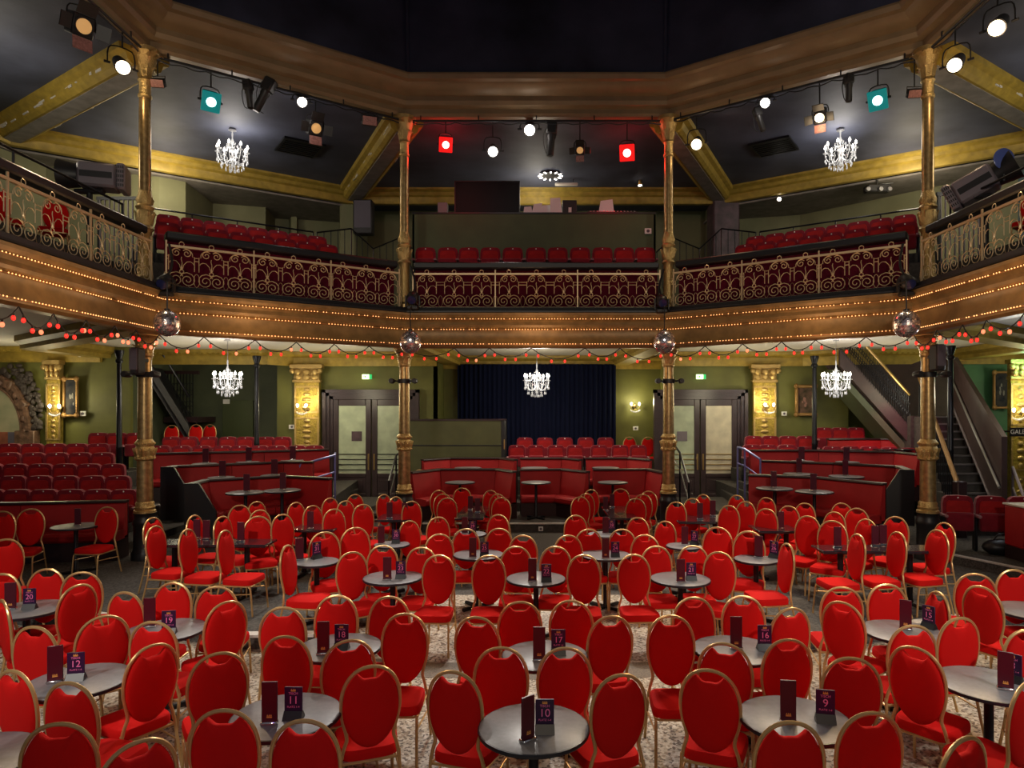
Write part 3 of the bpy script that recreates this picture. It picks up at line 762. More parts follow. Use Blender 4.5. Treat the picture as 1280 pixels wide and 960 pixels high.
# round tables of the booths
def btable(px, py, zt, z0, label):
    x, y = G(px, py, zt); round_table(x, y, z0, .75, zt-z0, label, 'round tables of the booths'); return x, y
BT = []
for px, py, zt, z0, lab in ((307,615,1.27,.35,'grey round table at the lowest left booth, left one of two'),(352.5,612.5,1.27,.35,'grey round table at the lowest left booth, right one of two'),
    (968,610,1.27,.35,'grey round table at the lowest right booth, left one of two'),(1018,614,1.27,.35,'grey round table at the lowest right booth, right one of two'),
    (1000,592,1.44,.55,'grey round table at the middle right booth, left one of two'),(1058,595,1.44,.55,'grey round table at the middle right booth, right one of two'),
    (575,602.5,1.13,.21,'grey round table at the front centre booths, leftmost of three'),(670,602.5,1.13,.21,'grey round table at the front centre booths, middle of three'),(766,602.5,1.13,.21,'grey round table at the front centre booths, rightmost of three'),
    (585,584.5,1.34,.45,'grey round table at the rear centre booths, leftmost of three'),(668,584.5,1.34,.45,'grey round table at the rear centre booths, middle of three'),(757,584.3,1.34,.45,'grey round table at the rear centre booths, rightmost of three')):
    x, y = btable(px, py, zt, z0, lab)
    if px < 500 or px > 900: menu(x, y+.05, zt, 0, 'dark menu on the '+lab, w=.13, h=.36, big=False)
for px, py, zt, z0, lab in ((257,579,1.64,.75,'menu at the topmost left booth, leftmost of three'),(311,577,1.64,.75,'menu at the topmost left booth, middle of three'),(366,575,1.64,.75,'menu at the topmost left booth, rightmost of three'),
    (278,596,1.44,.55,'menu at the middle left booth, left one of two'),(343,593.5,1.44,.55,'menu at the middle left booth, right one of two'),
    (1002,576,1.64,.75,'menu at the topmost right booth, left one of two'),(1058,577,1.64,.75,'menu at the topmost right booth, right one of two')):
    x, y = G(px, py, zt)
    round_table(x, y-.05, z0, .56, zt-z0, 'narrow round table carrying the '+lab, 'small tables of the upper booths')
    menu(x, y, zt, 0, 'tall dark '+lab, w=.15, h=.36, big=False)

# ------------------------------------------------------------------ theatre seats (they face the viewer at angle 0)
def make_seat():
    t = thing('theatre_seat', 'x', 'theatre seat')
    b = MB(); o = [(-.25,.40),(.25,.40),(.255,.85),(.235,.95),(.18,.995),(0,1.005),(-.18,.995),(-.235,.95),(-.255,.85)]
    b.slab(o, -.02, .09); bk = b.build('backrest', M['seat_velvet'], t, ang=.5)
    c = MB(); i = [(-.20,.62),(.20,.62),(.20,.86),(.16,.91),(-.16,.91),(-.20,.86)]
    c.slab(i, -.045, -.021); c.build('back_pad', M['seat_pad'], bk, ang=.5)
    MB().box(-.23,.23,-.17,-.06,.36,.70,.03).build('seat', M['seat_velvet'], t)
    for s in (-1,1):
        MB().box(s*.27-.028,s*.27+.028,-.30,.05,.62,.67,.012).build('armrest', M['seat_shell'], t)
        MB().box(s*.27-.018,s*.27+.018,-.12,.04,0,.62,.006).build('standard', M['blackmet'], t)
    MB().ball((0,-.024,.965), .016, .008, .016, 8, 5).build('number_plate', M['white'], bk)
    return t
_seat0 = make_seat(); _sn = [0]
def seat(x, y, z, rz, label, group):
    if _sn[0] == 0: o = _seat0; o.location = (x,y,z); o.rotation_euler = (0,0,rz); o['label'] = label; o['group'] = group
    else: o = copy_thing(_seat0, (x,y,z), rz, label, group)
    _sn[0] += 1; return o
def seatrow(pxs, y_top, Y, name, group, rz=0, dY=0, first='left'):
    for i, px in enumerate(pxs):
        yy = Y+dY*i; ty = y_top if not isinstance(y_top, (list,tuple)) else y_top[i]
        z = EYE-(ty-CY)*yy/F-1.0
        seat((px-CX)*yy/F, yy, z, rz, f'theatre seat, {ORD[i]} from left {name}', group)
gL = 'theatre seats at the far left'
ROWL = [([-12,21,55,88.5,122,155],13.6,612),([-18,16,49,82,115,147],14.45,595),([-12,19,50,81,111,141],15.3,580),([-18,11,42,71,100,128],16.15,566),([12,40,69,96,123],17.0,554.5)]
for k, (pxs, Y, yt) in enumerate(ROWL):
    z = EYE-(yt-CY)*Y/F-1.0
    xr = (pxs[-1]+19-CX)*Y/F
    struct(MB().box(-17.9,xr,Y-.45,19.1,.0,z-.002).build('floor_tier', M['step'], smooth=False))
    seatrow(pxs, yt, Y, f'in the {ORD[k]} row up of the far left block', gL, rz=math.radians(8))
seatrow([123,146,170], 541, 18.3, 'in the row below the hanging painting', gL, rz=math.radians(8))
struct(MB().box(-12.3,-10.7,17.6,19.1,.0,1.31).build('floor_tier', M['step'], smooth=False))
struct(MB().box(-10.7,-5.85,18.05,19.3,.0,.945).build('floor_tier', M['step'], smooth=False))
seatrow([201,227,252,278,300,324,346,371,393], 557, 18.6, 'in the lower row behind the left booths', 'theatre seats behind the left booths')
struct(MB().box(-10.9,-7.0,19.2,20.9,.0,1.155).build('floor_tier', M['step'], smooth=False))
seatrow([214,236,261,285,307,332,353], 546, 19.6, 'in the upper row behind the left booths', 'theatre seats behind the left booths')
struct(MB().box(5.65,11.5,18.05,19.0,.0,.945).build('floor_tier', M['step'], smooth=False))
seatrow([940,960,984,1040,1063,1087,1112,1137], [556,556,556,558,558,558,559,560], 18.55, 'in the lower row behind the right booths', 'theatre seats behind the right booths')
struct(MB().box(6.05,8.6,19.2,20.9,.0,1.155).build('floor_tier', M['step'], smooth=False))
seatrow([942,963,985,1007], 545, 19.6, 'in the upper row behind the right booths', 'theatre seats behind the right booths')
struct(MB().box(8.0,9.6,19.95,20.9,.0,1.42).build('floor_tier', M['step'], smooth=False))
seatrow([1030,1050,1070], 534.5, 20.3, 'in the row below the pale framed painting at right', 'theatre seats behind the right booths')
seatrow([646,670,695,719,749,775,798], 556.5, 20.15, 'in the front row before the navy curtain', 'theatre seats before the curtain')
seatrow([656,681,706,732,757], 547, 21.1, 'in the rear row before the navy curtain', 'theatre seats before the curtain')
# near right block on its own low platform
struct(MB().prism([(7.28,12.6),(8.0,11.0),(9.2,9.6),(18,9.0),(18,14.0),(7.3,14.0)], .0, .34).build('floor_platform', M['carpet'], smooth=False))
struct(MB().sweep([(7.28,12.6),(8.0,11.0),(9.2,9.6),(18,9.0)], [(-.06,.345),(.015,.345),(.015,.32),(-.06,.32)]).build('trim_17', M['nosing'], smooth=False))
for i, px in enumerate((1197,1234,1270)):
    seat((px-CX)*12.55/F, 12.55-.10*i, .345, math.radians(-14), f'dark crimson theatre seat beside the right gilded column, {ORD[i]} of three', 'theatre seats at the near right')

# balcony seats
gU = 'crimson seats on the balcony'
for i, px in enumerate((532,560,586,613,641,670,697,725,753,780,806)):
    seat((px-CX)*16.95/F, 16.95, 6.035, 0, f'dark crimson balcony seat in the centre bay, {ORD[i]} of eleven from left', gU)
for sd, (i, rz) in (('left', (1, math.radians(34.2))), ('right', (3, math.radians(-34.2)))):
    a, b = IN[i], IN[i+1]; n = miter([a,b])[0]
    for row, d, z, cnt in (('front', -2.55, 6.105, 8), ('rear', -3.45, 6.505, 8)):
        A = (a[0]+n[0]*d, a[1]+n[1]*d); B = (b[0]+n[0]*d, b[1]+n[1]*d)
        for k in range(cnt):
            t = (.14+.67*k/(cnt-1)) if row == 'rear' else (.12+.69*k/(cnt-1))
            if sd == 'right': t = 1-t; 
            p = lerp(A, B, t)
            seat(p[0], p[1], z, rz, f'crimson balcony seat in the {row} row {sd} of centre, {ORD[k]} from the outer column', gU)
# banquet chairs away from the tables
for px, py, zf, yaw, lab in ((217,532,1.17,175,'at the back left, first of four'),(229,531.5,1.17,178,'at the back left, second of four'),(246,531,1.17,182,'at the back left, third of four'),(263,531,1.17,184,'at the back left, fourth of four')):
    Yc = 20.4 if px in (217,246) else 20.85; x = (px-CX)*Yc/F
    place_chair(0,0,yaw,EYE-(py-CY)*Yc/F-1.10, f'red oval-backed chair behind the theatre seats {lab}', 'red oval-backed chairs', fixed=(x, Yc-.31))
for px, py, Yc, yaw, lab in ((787,546.5,21.5,178,'right of the navy curtain, left one of two'),(809,546.5,21.5,184,'right of the navy curtain, right one of two')):
    place_chair(0,0,yaw,EYE-(py-CY)*Yc/F-1.10, f'red oval-backed chair {lab}', 'red oval-backed chairs', fixed=((px-CX)*Yc/F, Yc-.31))
place_chair(0,0,200,.22,'red oval-backed chair half hidden behind the left centre column','red oval-backed chairs', fixed=((519-CX)*17.9/F,17.9))
for x, y, yaw, lab in ((-8.75,12.2,150,'on the left balcony, nearer the gilded column'),(-9.15,11.55,120,'on the left balcony, nearer the photo edge'),(8.6,11.7,-130,'on the right balcony, nearer the gilded column'),(8.6,10.9,-110,'on the right balcony, nearer the photo edge')):
    place_chair(0,0,yaw,5.725,f'red oval-backed chair {lab}','red oval-backed chairs', fixed=(x,y))
struct(MB().box((203-CX)*20.5/F,(277-CX)*20.5/F,20.0,20.9,1.15,1.355).build('floor_tier', M['step'], smooth=False))
# ------------------------------------------------------------------ gilded columns
def leaves(mb, r, z, h, n, out, w):
    for k in range(n):
        a = 2*PI*k/n; c, s = math.cos(a), math.sin(a); vs = []
        for (dr, dz, ww) in ((0,0,w),(.01,h*.4,w*1.1),(.03,h*.75,w*.9),(out,h,w*.35),(out*1.2,h*.86,w*.1)):
            R = r+dr; vs += [(R*c-s*ww, R*s+c*ww, z+dz), (R*c+s*ww, R*s-c*ww, z+dz), ((R+.022)*c, (R+.022)*s, z+dz)]
        fs = []
        for i in range(4):
            b = i*3; fs += [(b+2,b,b+3,b+5),(b+1,b+2,b+5,b+4),(b,b+1,b+4,b+3)]
        mb.add(vs, fs)
def column(x, y, label, zf):
    t = thing('gilded_column', label, 'column', (x, y, zf), 0, 'gilded iron columns'); H = lambda z: z-zf
    r = .125
    MB().lathe([(.23,0),(.23,.12),(.21,.16),(.19,.22),(.19,H(.80)),(.205,H(.83)),(.205,H(.90)),(.18,H(.94)),(.18,H(1.0)),(.20,H(1.04))], 20).build('pedestal', M['black'], t)
    MB().lathe([(.19,H(1.04)),(.19,H(1.08)),(.165,H(1.10)),(.175,H(1.14)),(.155,H(1.17)),(.16,H(1.22)),(.14,H(1.25))], 24).build('base', M['goldorn'], t)
    MB().lathe([(r+.012,H(1.25)),(r+.006,H(2.02))], 24).build('lower_shaft', M['gold'], t)
    b = MB()
    for zz, nb, rb_ in ((2.055,14,.026),(2.325,14,.022),(2.19,12,.034)):
        for k in range(nb): b.ball(((r+.035)*math.cos(2*PI*k/nb), (r+.035)*math.sin(2*PI*k/nb), H(zz)), rb_, n=6, m=4)
    b.lathe([(r+.006,H(2.0)),(.165,H(2.03)),(.165,H(2.08)),(.145,H(2.10)),(.172,H(2.15)),(.172,H(2.22)),(.145,H(2.27)),(.165,H(2.31)),(.165,H(2.34)),(r,H(2.40))], 24)
    leaves(b, .15, H(2.08), .16, 10, .03, .03); b.build('ring_band', M['goldorn'], t)
    MB().lathe([(r,H(2.40)),(r-.012,H(3.95))], 24).build('shaft', M['gold'], t)
    c = MB().lathe([(r-.01,H(3.92)),(.14,H(3.95)),(.14,H(3.98)),(.118,H(4.0)),(.15,H(4.15)),(.215,H(4.28)),(.255,H(4.31)),(.255,H(4.36))], 20)
    leaves(c, .115, H(3.99), .16, 8, .075, .04); leaves(c, .13, H(4.10), .19, 8, .12, .05); c.build('capital', M['goldorn'], t)
    MB().lathe([(r-.01,H(4.36)),(r-.01,H(5.4))], 16).build('neck', M['gold'], t)
    u = MB().lathe([(.12,H(5.35)),(.15,H(5.40)),(.13,H(5.46)),(.11,H(5.9)),(.115,H(6.25)),(.155,H(6.30)),(.125,H(6.36)),(.15,H(6.44)),(.155,H(6.56)),(.13,H(6.64)),(.16,H(6.70)),(.13,H(6.75)),(.15,H(6.84)),(.12,H(6.92)),(.105,H(7.0))], 24)
    leaves(u, .125, H(6.42), .2, 8, .04, .035); u.build('collar', M['goldorn'], t)
    MB().lathe([(.105,H(7.0)),(.098,H(9.06))], 20).build('upper_shaft', M['gold'], t)
    k = MB().lathe([(.10,H(8.72)),(.118,H(8.74)),(.118,H(8.78)),(.10,H(8.8)),(.10,H(9.02)),(.125,H(9.05)),(.105,H(9.09)),(.145,H(9.28)),(.215,H(9.5)),(.26,H(9.54)),(.26,H(9.62))], 20)
    leaves(k, .10, H(9.1), .2, 8, .08, .04); leaves(k, .13, H(9.24), .27, 8, .17, .055); k.build('upper_capital', M['goldorn'], t)
    return t
for (x, y), nm, zf in zip(IN[1:5], ('leftmost gilded column by the far left seats','left centre gilded column between the booths and the left doors','right centre gilded column between the booths and the right doors','rightmost gilded column by the staircase'), (.18,.21,.21,.18)):
    column(x, y, nm, zf)
# slender black posts under the balcony
for px, Y, nm in ((149,17.2,'slender black iron post in front of the dark green wall at the far left'),(321,19.0,'slender black iron post behind the left booths'),(1018,19.0,'slender black iron post behind the right booths'),(1188,16.0,'slender black iron post beside the staircase')):
    x = (px-CX)*Y/F
    t = thing('iron_post', nm, 'post', (x, Y, .75), 0, 'black iron posts')
    MB().lathe([(.10,0),(.10,.06),(.075,.10),(.068,1.2),(.078,1.22),(.068,1.26),(.058,3.4)], 14).build('shaft', M['blackmet'], t)
    MB().lathe([(.056,3.38),(.09,3.42),(.09,3.46),(.065,3.5),(.10,3.62),(.115,3.66),(.115,3.72)], 14).build('capital', M['blackmet'], t)

M['cloth'] = mat('dark_crimson_cloth', (.085,.004,.016), .8, spec=.1, var=.2, vscale=3)
# ------------------------------------------------------------------ wrought iron balcony railing
def spiral(cx, cz, r0, r1, a0, turns, n=16):
    return [(cx+(r0+(r1-r0)*i/n)*math.cos(a0+turns*2*PI*i/n), 0, cz+(r0+(r1-r0)*i/n)*math.sin(a0+turns*2*PI*i/n)) for i in range(n+1)]
def arc3(cx, cz, rx, rz, a0, a1, n=10):
    return [(cx+rx*math.cos(a0+(a1-a0)*i/n), 0, cz+rz*math.sin(a0+(a1-a0)*i/n)) for i in range(n+1)]
def panel_mesh(w, h=.74):
    mb = MB(); r = .0082; n = 4; hw = w/2
    for s in (-1, 1):
        mb.tube(spiral(s*hw*.40, .135, .135, .02, PI/2, -1.75*s, 20), r, n)          # lower scrolls
        mb.tube(arc3(s*hw*.40, .135, .138, .138, PI/2, PI/2+s*PI*.35, 5), r, n)
        mb.tube([(s*.010,0,.31),(s*.035,0,.41),(s*.09,0,.475),(s*.15,0,.485),(s*.195,0,.455),(s*.20,0,.43)], r*.8, n)   # drooping fronds
        mb.tube(spiral(s*.088, .630, .082, .018, PI/2+s*.9, -1.45*s, 16), r, n)           # upper volutes
        mb.tube(arc3(0, .60, .185, .13, PI/2, PI/2-s*PI*.48, 7), r, n)
        mb.tube([(s*.183,0,.615),(s*.183,0,.575),(s*.215,0,.575),(s*.215,0,.30)], r, n)      # stepped frame
        mb.tube([(s*.215,0,.50),(s*hw,0,.50)], r, n); mb.tube([(s*.215,0,.56),(s*hw,0,.56)], r*.8, n)
        mb.tube(arc3(s*hw, .135, .05, .125, 0, 2*PI, 12), r*.7, n)                                       # half of the oval link
    mb.tube(arc3(0, .285, .035, .035, 0, 2*PI, 10), r, n)
    mb.tube([(0,0,.31),(.008,0,.45),(-.008,0,.52),(0,0,.56)], r*.9, n); mb.lathe([(.006,.40),(.022,.33),(.01,.31)], 6)
    mb.tube(arc3(0, h+.055, .042, .042, 0, 2*PI, 12), r*.9, n)
    return mb
_pan = {}
for (nm, i) in BAYS:
    a, b = bayseg(i, .30)
    if i == 0: a = (a[0], 7.2)
    if i == 4: b = (b[0], 7.2)
    L = math.hypot(b[0]-a[0], b[1]-a[1]); ang = math.atan2(b[1]-a[1], b[0]-a[0])
    t = thing('balcony_railing', f'gilded wrought iron scroll railing of the balcony, {nm} bay', 'railing', (a[0], a[1], 5.225), ang, 'balcony railings')
    g0, g1 = .16, L-.16
    if i == 0: g0 = 0
    if i == 4: g1 = L
    n = 9; w = (g1-g0)/n; key = round(w, 3)
    if key not in _pan: _pan[key] = panel_mesh(w)
    first = None
    for k in range(n):
        if first is None: first = o = _pan[key].build('scroll_panel', M['iron_gold'], t)
        else:
            o = first.copy(); COL.objects.link(o); o.parent = t
        o.location = (g0+w*(k+.5), 0, .02)
    for k in range(4):
        MB().box(-.013,.013,-.013,.013,0,.86).build('post', M['iron_gold'], t, smooth=False).location = (g0+w*3*k, 0, 0)
    MB().box(g0,g1,-.014,.014,.0,.024).build('bottom_bar', M['iron_gold'], t, smooth=False)
    MB().box(g0,g1,-.020,.020,.745,.785).build('top_bar', M['iron_gold'], t, smooth=False)
    MB().box(g0,g1,.05,.42,.90,1.05,.03).build('handrail', M['black'], t)
    MB().box(g0,g1,.30,.34,.05,.90).build('cloth_panel', M['cloth'], t, smooth=False) if i in (1,2,3) else None

# ------------------------------------------------------------------ rope lights on the fascia and fairy-light garlands
for (nm, i) in BAYS:
    for q, (e, z, w) in enumerate(((.44,4.405,'lowest'),(.37,4.735,'middle'),(.485,4.955,'topmost'))):
        a, b = bayseg(i, e)
        if i == 0: a = (a[0], 6.5)
        if i == 4: b = (b[0], 6.5)
        t = thing('rope_light', f'warm rope light along the balcony front, {w} of three on the {nm} bay', 'rope light', (a[0], a[1], z), 0, 'rope lights')
        d = (b[0]-a[0], b[1]-a[1]); L = math.hypot(*d)
        MB().tube([(0,0,0),(d[0],d[1],0)], .011, 6).build('cable', M['ropecable'], t)
        mb = MB(); k = 0; n = int(L/.062); rr = random.Random(i*3+q)
        dx, dy = d[0]/L, d[1]/L
        for k in range(n):
            if rr.random() < .12: continue
            s = (k+.5)/n*L; mb.ball((dx*s+dy*.012, dy*s-dx*.012, .004), .0105, n=5, m=3)
        tag(mb.build('beads', M['rope'], t), kind='stuff')
_bulb = None
for (nm, i), nsw in zip(BAYS, (6,6,6,6,6)):
    a, b = bayseg(i, .38)
    if i == 0: a = (a[0], 8.2)
    if i == 4: b = (b[0], 8.2)
    d = (b[0]-a[0], b[1]-a[1]); L = math.hypot(*d); rr = random.Random(20+i)
    t = thing('fairy_light_garland', f'garland of red fairy lights hung in swags under the {nm} bay', 'fairy lights', (a[0], a[1], 4.32), 0, 'red fairy light garlands')
    pts = []; drops = []
    us = [0]+[min(.98,max(.02,(k+rr.uniform(-.12,.12))/nsw)) for k in range(1,nsw)]+[1]
    for s in range(nsw):
        sag = rr.uniform(.17,.25)
        for k in range(9):
            u = k/8; tt = us[s]+(us[s+1]-us[s])*u; pts.append((d[0]*tt, d[1]*tt, -sag*4*u*(1-u)))
        for k in range(4):
            u = (k+.5)/4; tt = us[s]+(us[s+1]-us[s])*u; drops.append((d[0]*tt, d[1]*tt, -sag*4*u*(1-u)))
    MB().tube(pts, .010, 5).build('cord', M['black'], t)
    for k, p in enumerate(drops):
        if _bulb is None:
            mb = MB(); mb.cur = 1; mb.lathe([(.012,0),(.014,-.03),(.012,-.034)], 6); mb.cur = 0; mb.ball((0,0,-.066), .028, .028, .037, 8, 6)
            _bulb = mb.build('bulb', [M['redbulb'], M['black']], t); o = _bulb
            mb = MB(); mb.cur = 1; mb.lathe([(.012,0),(.014,-.03),(.012,-.034)], 6); mb.cur = 0; mb.ball((0,0,-.066), .028, .028, .037, 8, 6)
            _bulb2 = mb.build('bulb', [M['orbulb'], M['black']], t); _bulb2.location = (d[0]*.5, d[1]*.5, -.1); _keep = True
        else:
            o = (_bulb2 if (rr.random() < (.22 if i in (0,4) else .08)) else _bulb).copy(); COL.objects.link(o); o.parent = t
        o.location = p

# ------------------------------------------------------------------ mirror balls
for px, py, e, r, nm in ((209,404,.85,.215,'leftmost'),(513,427.5,.85,.235,'left centre'),(830.5,427.5,.85,.235,'right centre'),(1133,405,.85,.22,'rightmost')):
    x, y = onbay(px, e); z = EYE-(py-CY)*y/F
    t = thing('mirror_ball', f'mirror ball hanging before the {nm} column', 'mirror ball', (x, y, z), 0, 'mirror balls')
    MB().ball((0,0,0), r, r, r*1.08, 34, 18).build('ball', M['mirror'], t, smooth=False)
    MB().tube([(0,0,r*1.06),(0,0,5.18-z)], .012, 6).build('rod', M['black'], t)
    MB().tube([(0,0,5.18-z),(0,.45,5.18-z)], .016, 6).build('bracket', M['black'], t)
    MB().lathe([(.035,r*1.0),(.05,r*1.05),(.05,r*1.16),(.02,r*1.2)], 10).build('motor', M['black'], t)

# ------------------------------------------------------------------ chandeliers
def chandelier(x, y, z, zc, label, s=1.0):
    t = thing('chandelier', label, 'chandelier', (x, y, z), 0, 'crystal chandeliers')
    MB().tube([(0,0,.52*s),(0,0,zc-z-.05)], .010, 6).build('chain', M['silver'], t)
    MB().lathe([(.09,zc-z-.05),(.07,zc-z-.02),(.07,zc-z)], 14).build('canopy', M['silver'], t)
    MB().lathe([(.01,-.34*s),(.035*s,-.30*s),(.015*s,-.24*s),(.05*s,-.14*s),(.02*s,-.02*s),(.035*s,.08*s),(.012*s,.18*s),(.04*s,.28*s),(.012*s,.36*s),(.02*s,.46*s),(.008,.53*s)], 12).build('stem', M['crystal'], t)
    n = 8
    arm = bul = None
    for k in range(n):
        R = Matrix.Rotation(2*PI*k/n+.2, 4, 'Z')
        if arm is None:
            am = MB().tube(smooth_path([(.03*s,0,-.12*s),(.14*s,0,-.26*s),(.27*s,0,-.20*s),(.335*s,0,-.04*s),(.335*s,0,.03*s)], 1), .008*s, 6)
            am.lathe([(.05*s,.02*s),(.055*s,.035*s),(.02*s,.03*s)], 10, (.335*s,0,0)); am.lathe([(.016*s,.03*s),(.016*s,.12*s)], 8, (.335*s,0,0))
            arm = am.build('arm', M['crystal'], t); o = arm
            bul = MB().lathe([(.012*s,.115*s),(.030*s,.145*s),(.028*s,.17*s),(.004*s,.225*s)], 8, (.335*s,0,0)).build('bulb', M['bulb'], arm); o2 = bul
        else:
            o = arm.copy(); COL.objects.link(o); o.parent = t; o2 = bul.copy(); COL.objects.link(o2); o2.parent = o
        o.rotation_euler = (0,0,2*PI*k/n+.2)
    dr = MB(); rr = random.Random(5)
    for rad, z0, ln, cnt in ((.335,-.03,.15,16),(.25,-.18,.14,12),(.15,-.22,.16,8),(.06,-.28,.12,5),(.13,.20,.10,8)):
        for k in range(cnt):
            a = 2*PI*k/cnt; c, q = rad*s*math.cos(a), rad*s*math.sin(a); zz = z0*s
            m = 4
            for j in range(m):
                dr.ball((c, q, zz-ln*s*j/m), .009*s, n=5, m=3)
            dr.ball((c, q, zz-ln*s*1.05), .018*s, .018*s, .036*s, 6, 4)
    for k in range(n):                                  # swags of beads between the arms
        a0 = 2*PI*k/n+.2; a1 = a0+2*PI/n
        for j in range(1, 7):
            u = j/7; a = a0+(a1-a0)*u; dr.ball((.32*s*math.cos(a), .32*s*math.sin(a), (-.02-.10*4*u*(1-u))*s), .009*s, n=5, m=3)
        for j in range(1, 7):
            u = j/7; r_ = .33*(1-u)+.03*u
            dr.ball((r_*s*math.cos(a0), r_*s*math.sin(a0), (.02+.30*u**1.6)*s), .008*s, n=5, m=3)
    tag(dr.build('crystal_drops', M['crystal'], t), kind='stuff')
    return t
CHS = []
for px, py, Y, zc, nm in ((290.5,192,15.9,9.6,'crystal chandelier under the gallery ceiling on the left'),(1050.5,190,15.9,9.6,'crystal chandelier under the gallery ceiling on the right'),
                          (284.5,475,17.0,4.74,'crystal chandelier over the left booths'),(671,477,18.2,4.74,'crystal chandelier before the navy curtain'),(1045,476,17.0,4.74,'crystal chandelier over the right booths')):
    p = W(px, py, Y); CHS.append(p); chandelier(p.x, p.y, p.z, zc, nm, 1.0 if py < 300 else .98)
# ------------------------------------------------------------------ wall sconces
SCN = []
def sconce(px, py, Y, nm, side=False):
    p = W(px, py, Y); SCN.append(p)
    t = thing('wall_sconce', nm, 'wall lamp', (p.x, p.y, p.z), 0, 'crystal wall sconces')
    MB().lathe([(.05,0),(.07,.02),(.03,.05)], 12, (0,-.0,-.08), M=Matrix.Rotation(PI/2,4,'X')).build('back_plate', M['brass'], t)
    for s in (-1, 1):
        ar = MB().tube(smooth_path([(0,-.04,-.10),(s*.08,-.10,-.16),(s*.13,-.13,-.08),(s*.13,-.13,0)], 1), .010, 6).build('arm', M['brass'], t)
        MB().lathe([(.02,.0),(.036,.04),(.04,.075),(.015,.105)], 10, (s*.13,-.13,0)).build('shade', M['bulb'], ar)
    d = MB()
    for k in range(9):
        a = k/8*2-1; d.ball((a*.15,-.12,-.16-.05*(1-a*a)), .016, .016, .03, 5, 4)
    tag(d.build('crystal_drops', M['crystal'], t), kind='stuff')
sconce(72,510,18.8,'crystal wall sconce on the far left gilded pilaster'); sconce(379,509,20.5,'crystal wall sconce on the gilded pilaster left of the left doors')
sconce(793.5,507,22.3,'crystal wall sconce right of the navy curtain'); sconce(960,508,20.5,'crystal wall sconce on the gilded pilaster right of the right doors')
sconce(1269,515,18.4,'crystal wall sconce above the sign at the right edge')
# ------------------------------------------------------------------ stage lamps hung under the cornice
for nm, i in BAYS:
    a, b = bayseg(i, .12)
    if i == 0: a = (a[0], 3)
    if i == 4: b = (b[0], 3)
    t = thing('lighting_bar', f'black lighting bar with loose cable under the cornice, {nm} bay', 'lighting bar', (a[0], a[1], 9.5), 0, 'lighting bars')
    d = (b[0]-a[0], b[1]-a[1]); L = math.hypot(*d)
    MB().tube([(d[0]*.03,d[1]*.03,0),(d[0]*.97,d[1]*.97,0)], .025, 8).build('bar', M['black'], t)
    c = []; rr = random.Random(40+i)
    for k in range(41):
        u = .03+.94*k/40; c.append((d[0]*u+rr.uniform(-.02,.02), d[1]*u-.04, -.05-.05*abs(math.sin(k*.9))))
    MB().tube(c, .014, 5).build('cable', M['black'], t)
    for k in range(5): MB().tube([(d[0]*(.06+.22*k),d[1]*(.06+.22*k),0),(d[0]*(.06+.22*k),d[1]*(.06+.22*k),.12)], .014, 6).build('hanger', M['black'], t)
AIM = Vector((0, 4.5, 1.5))
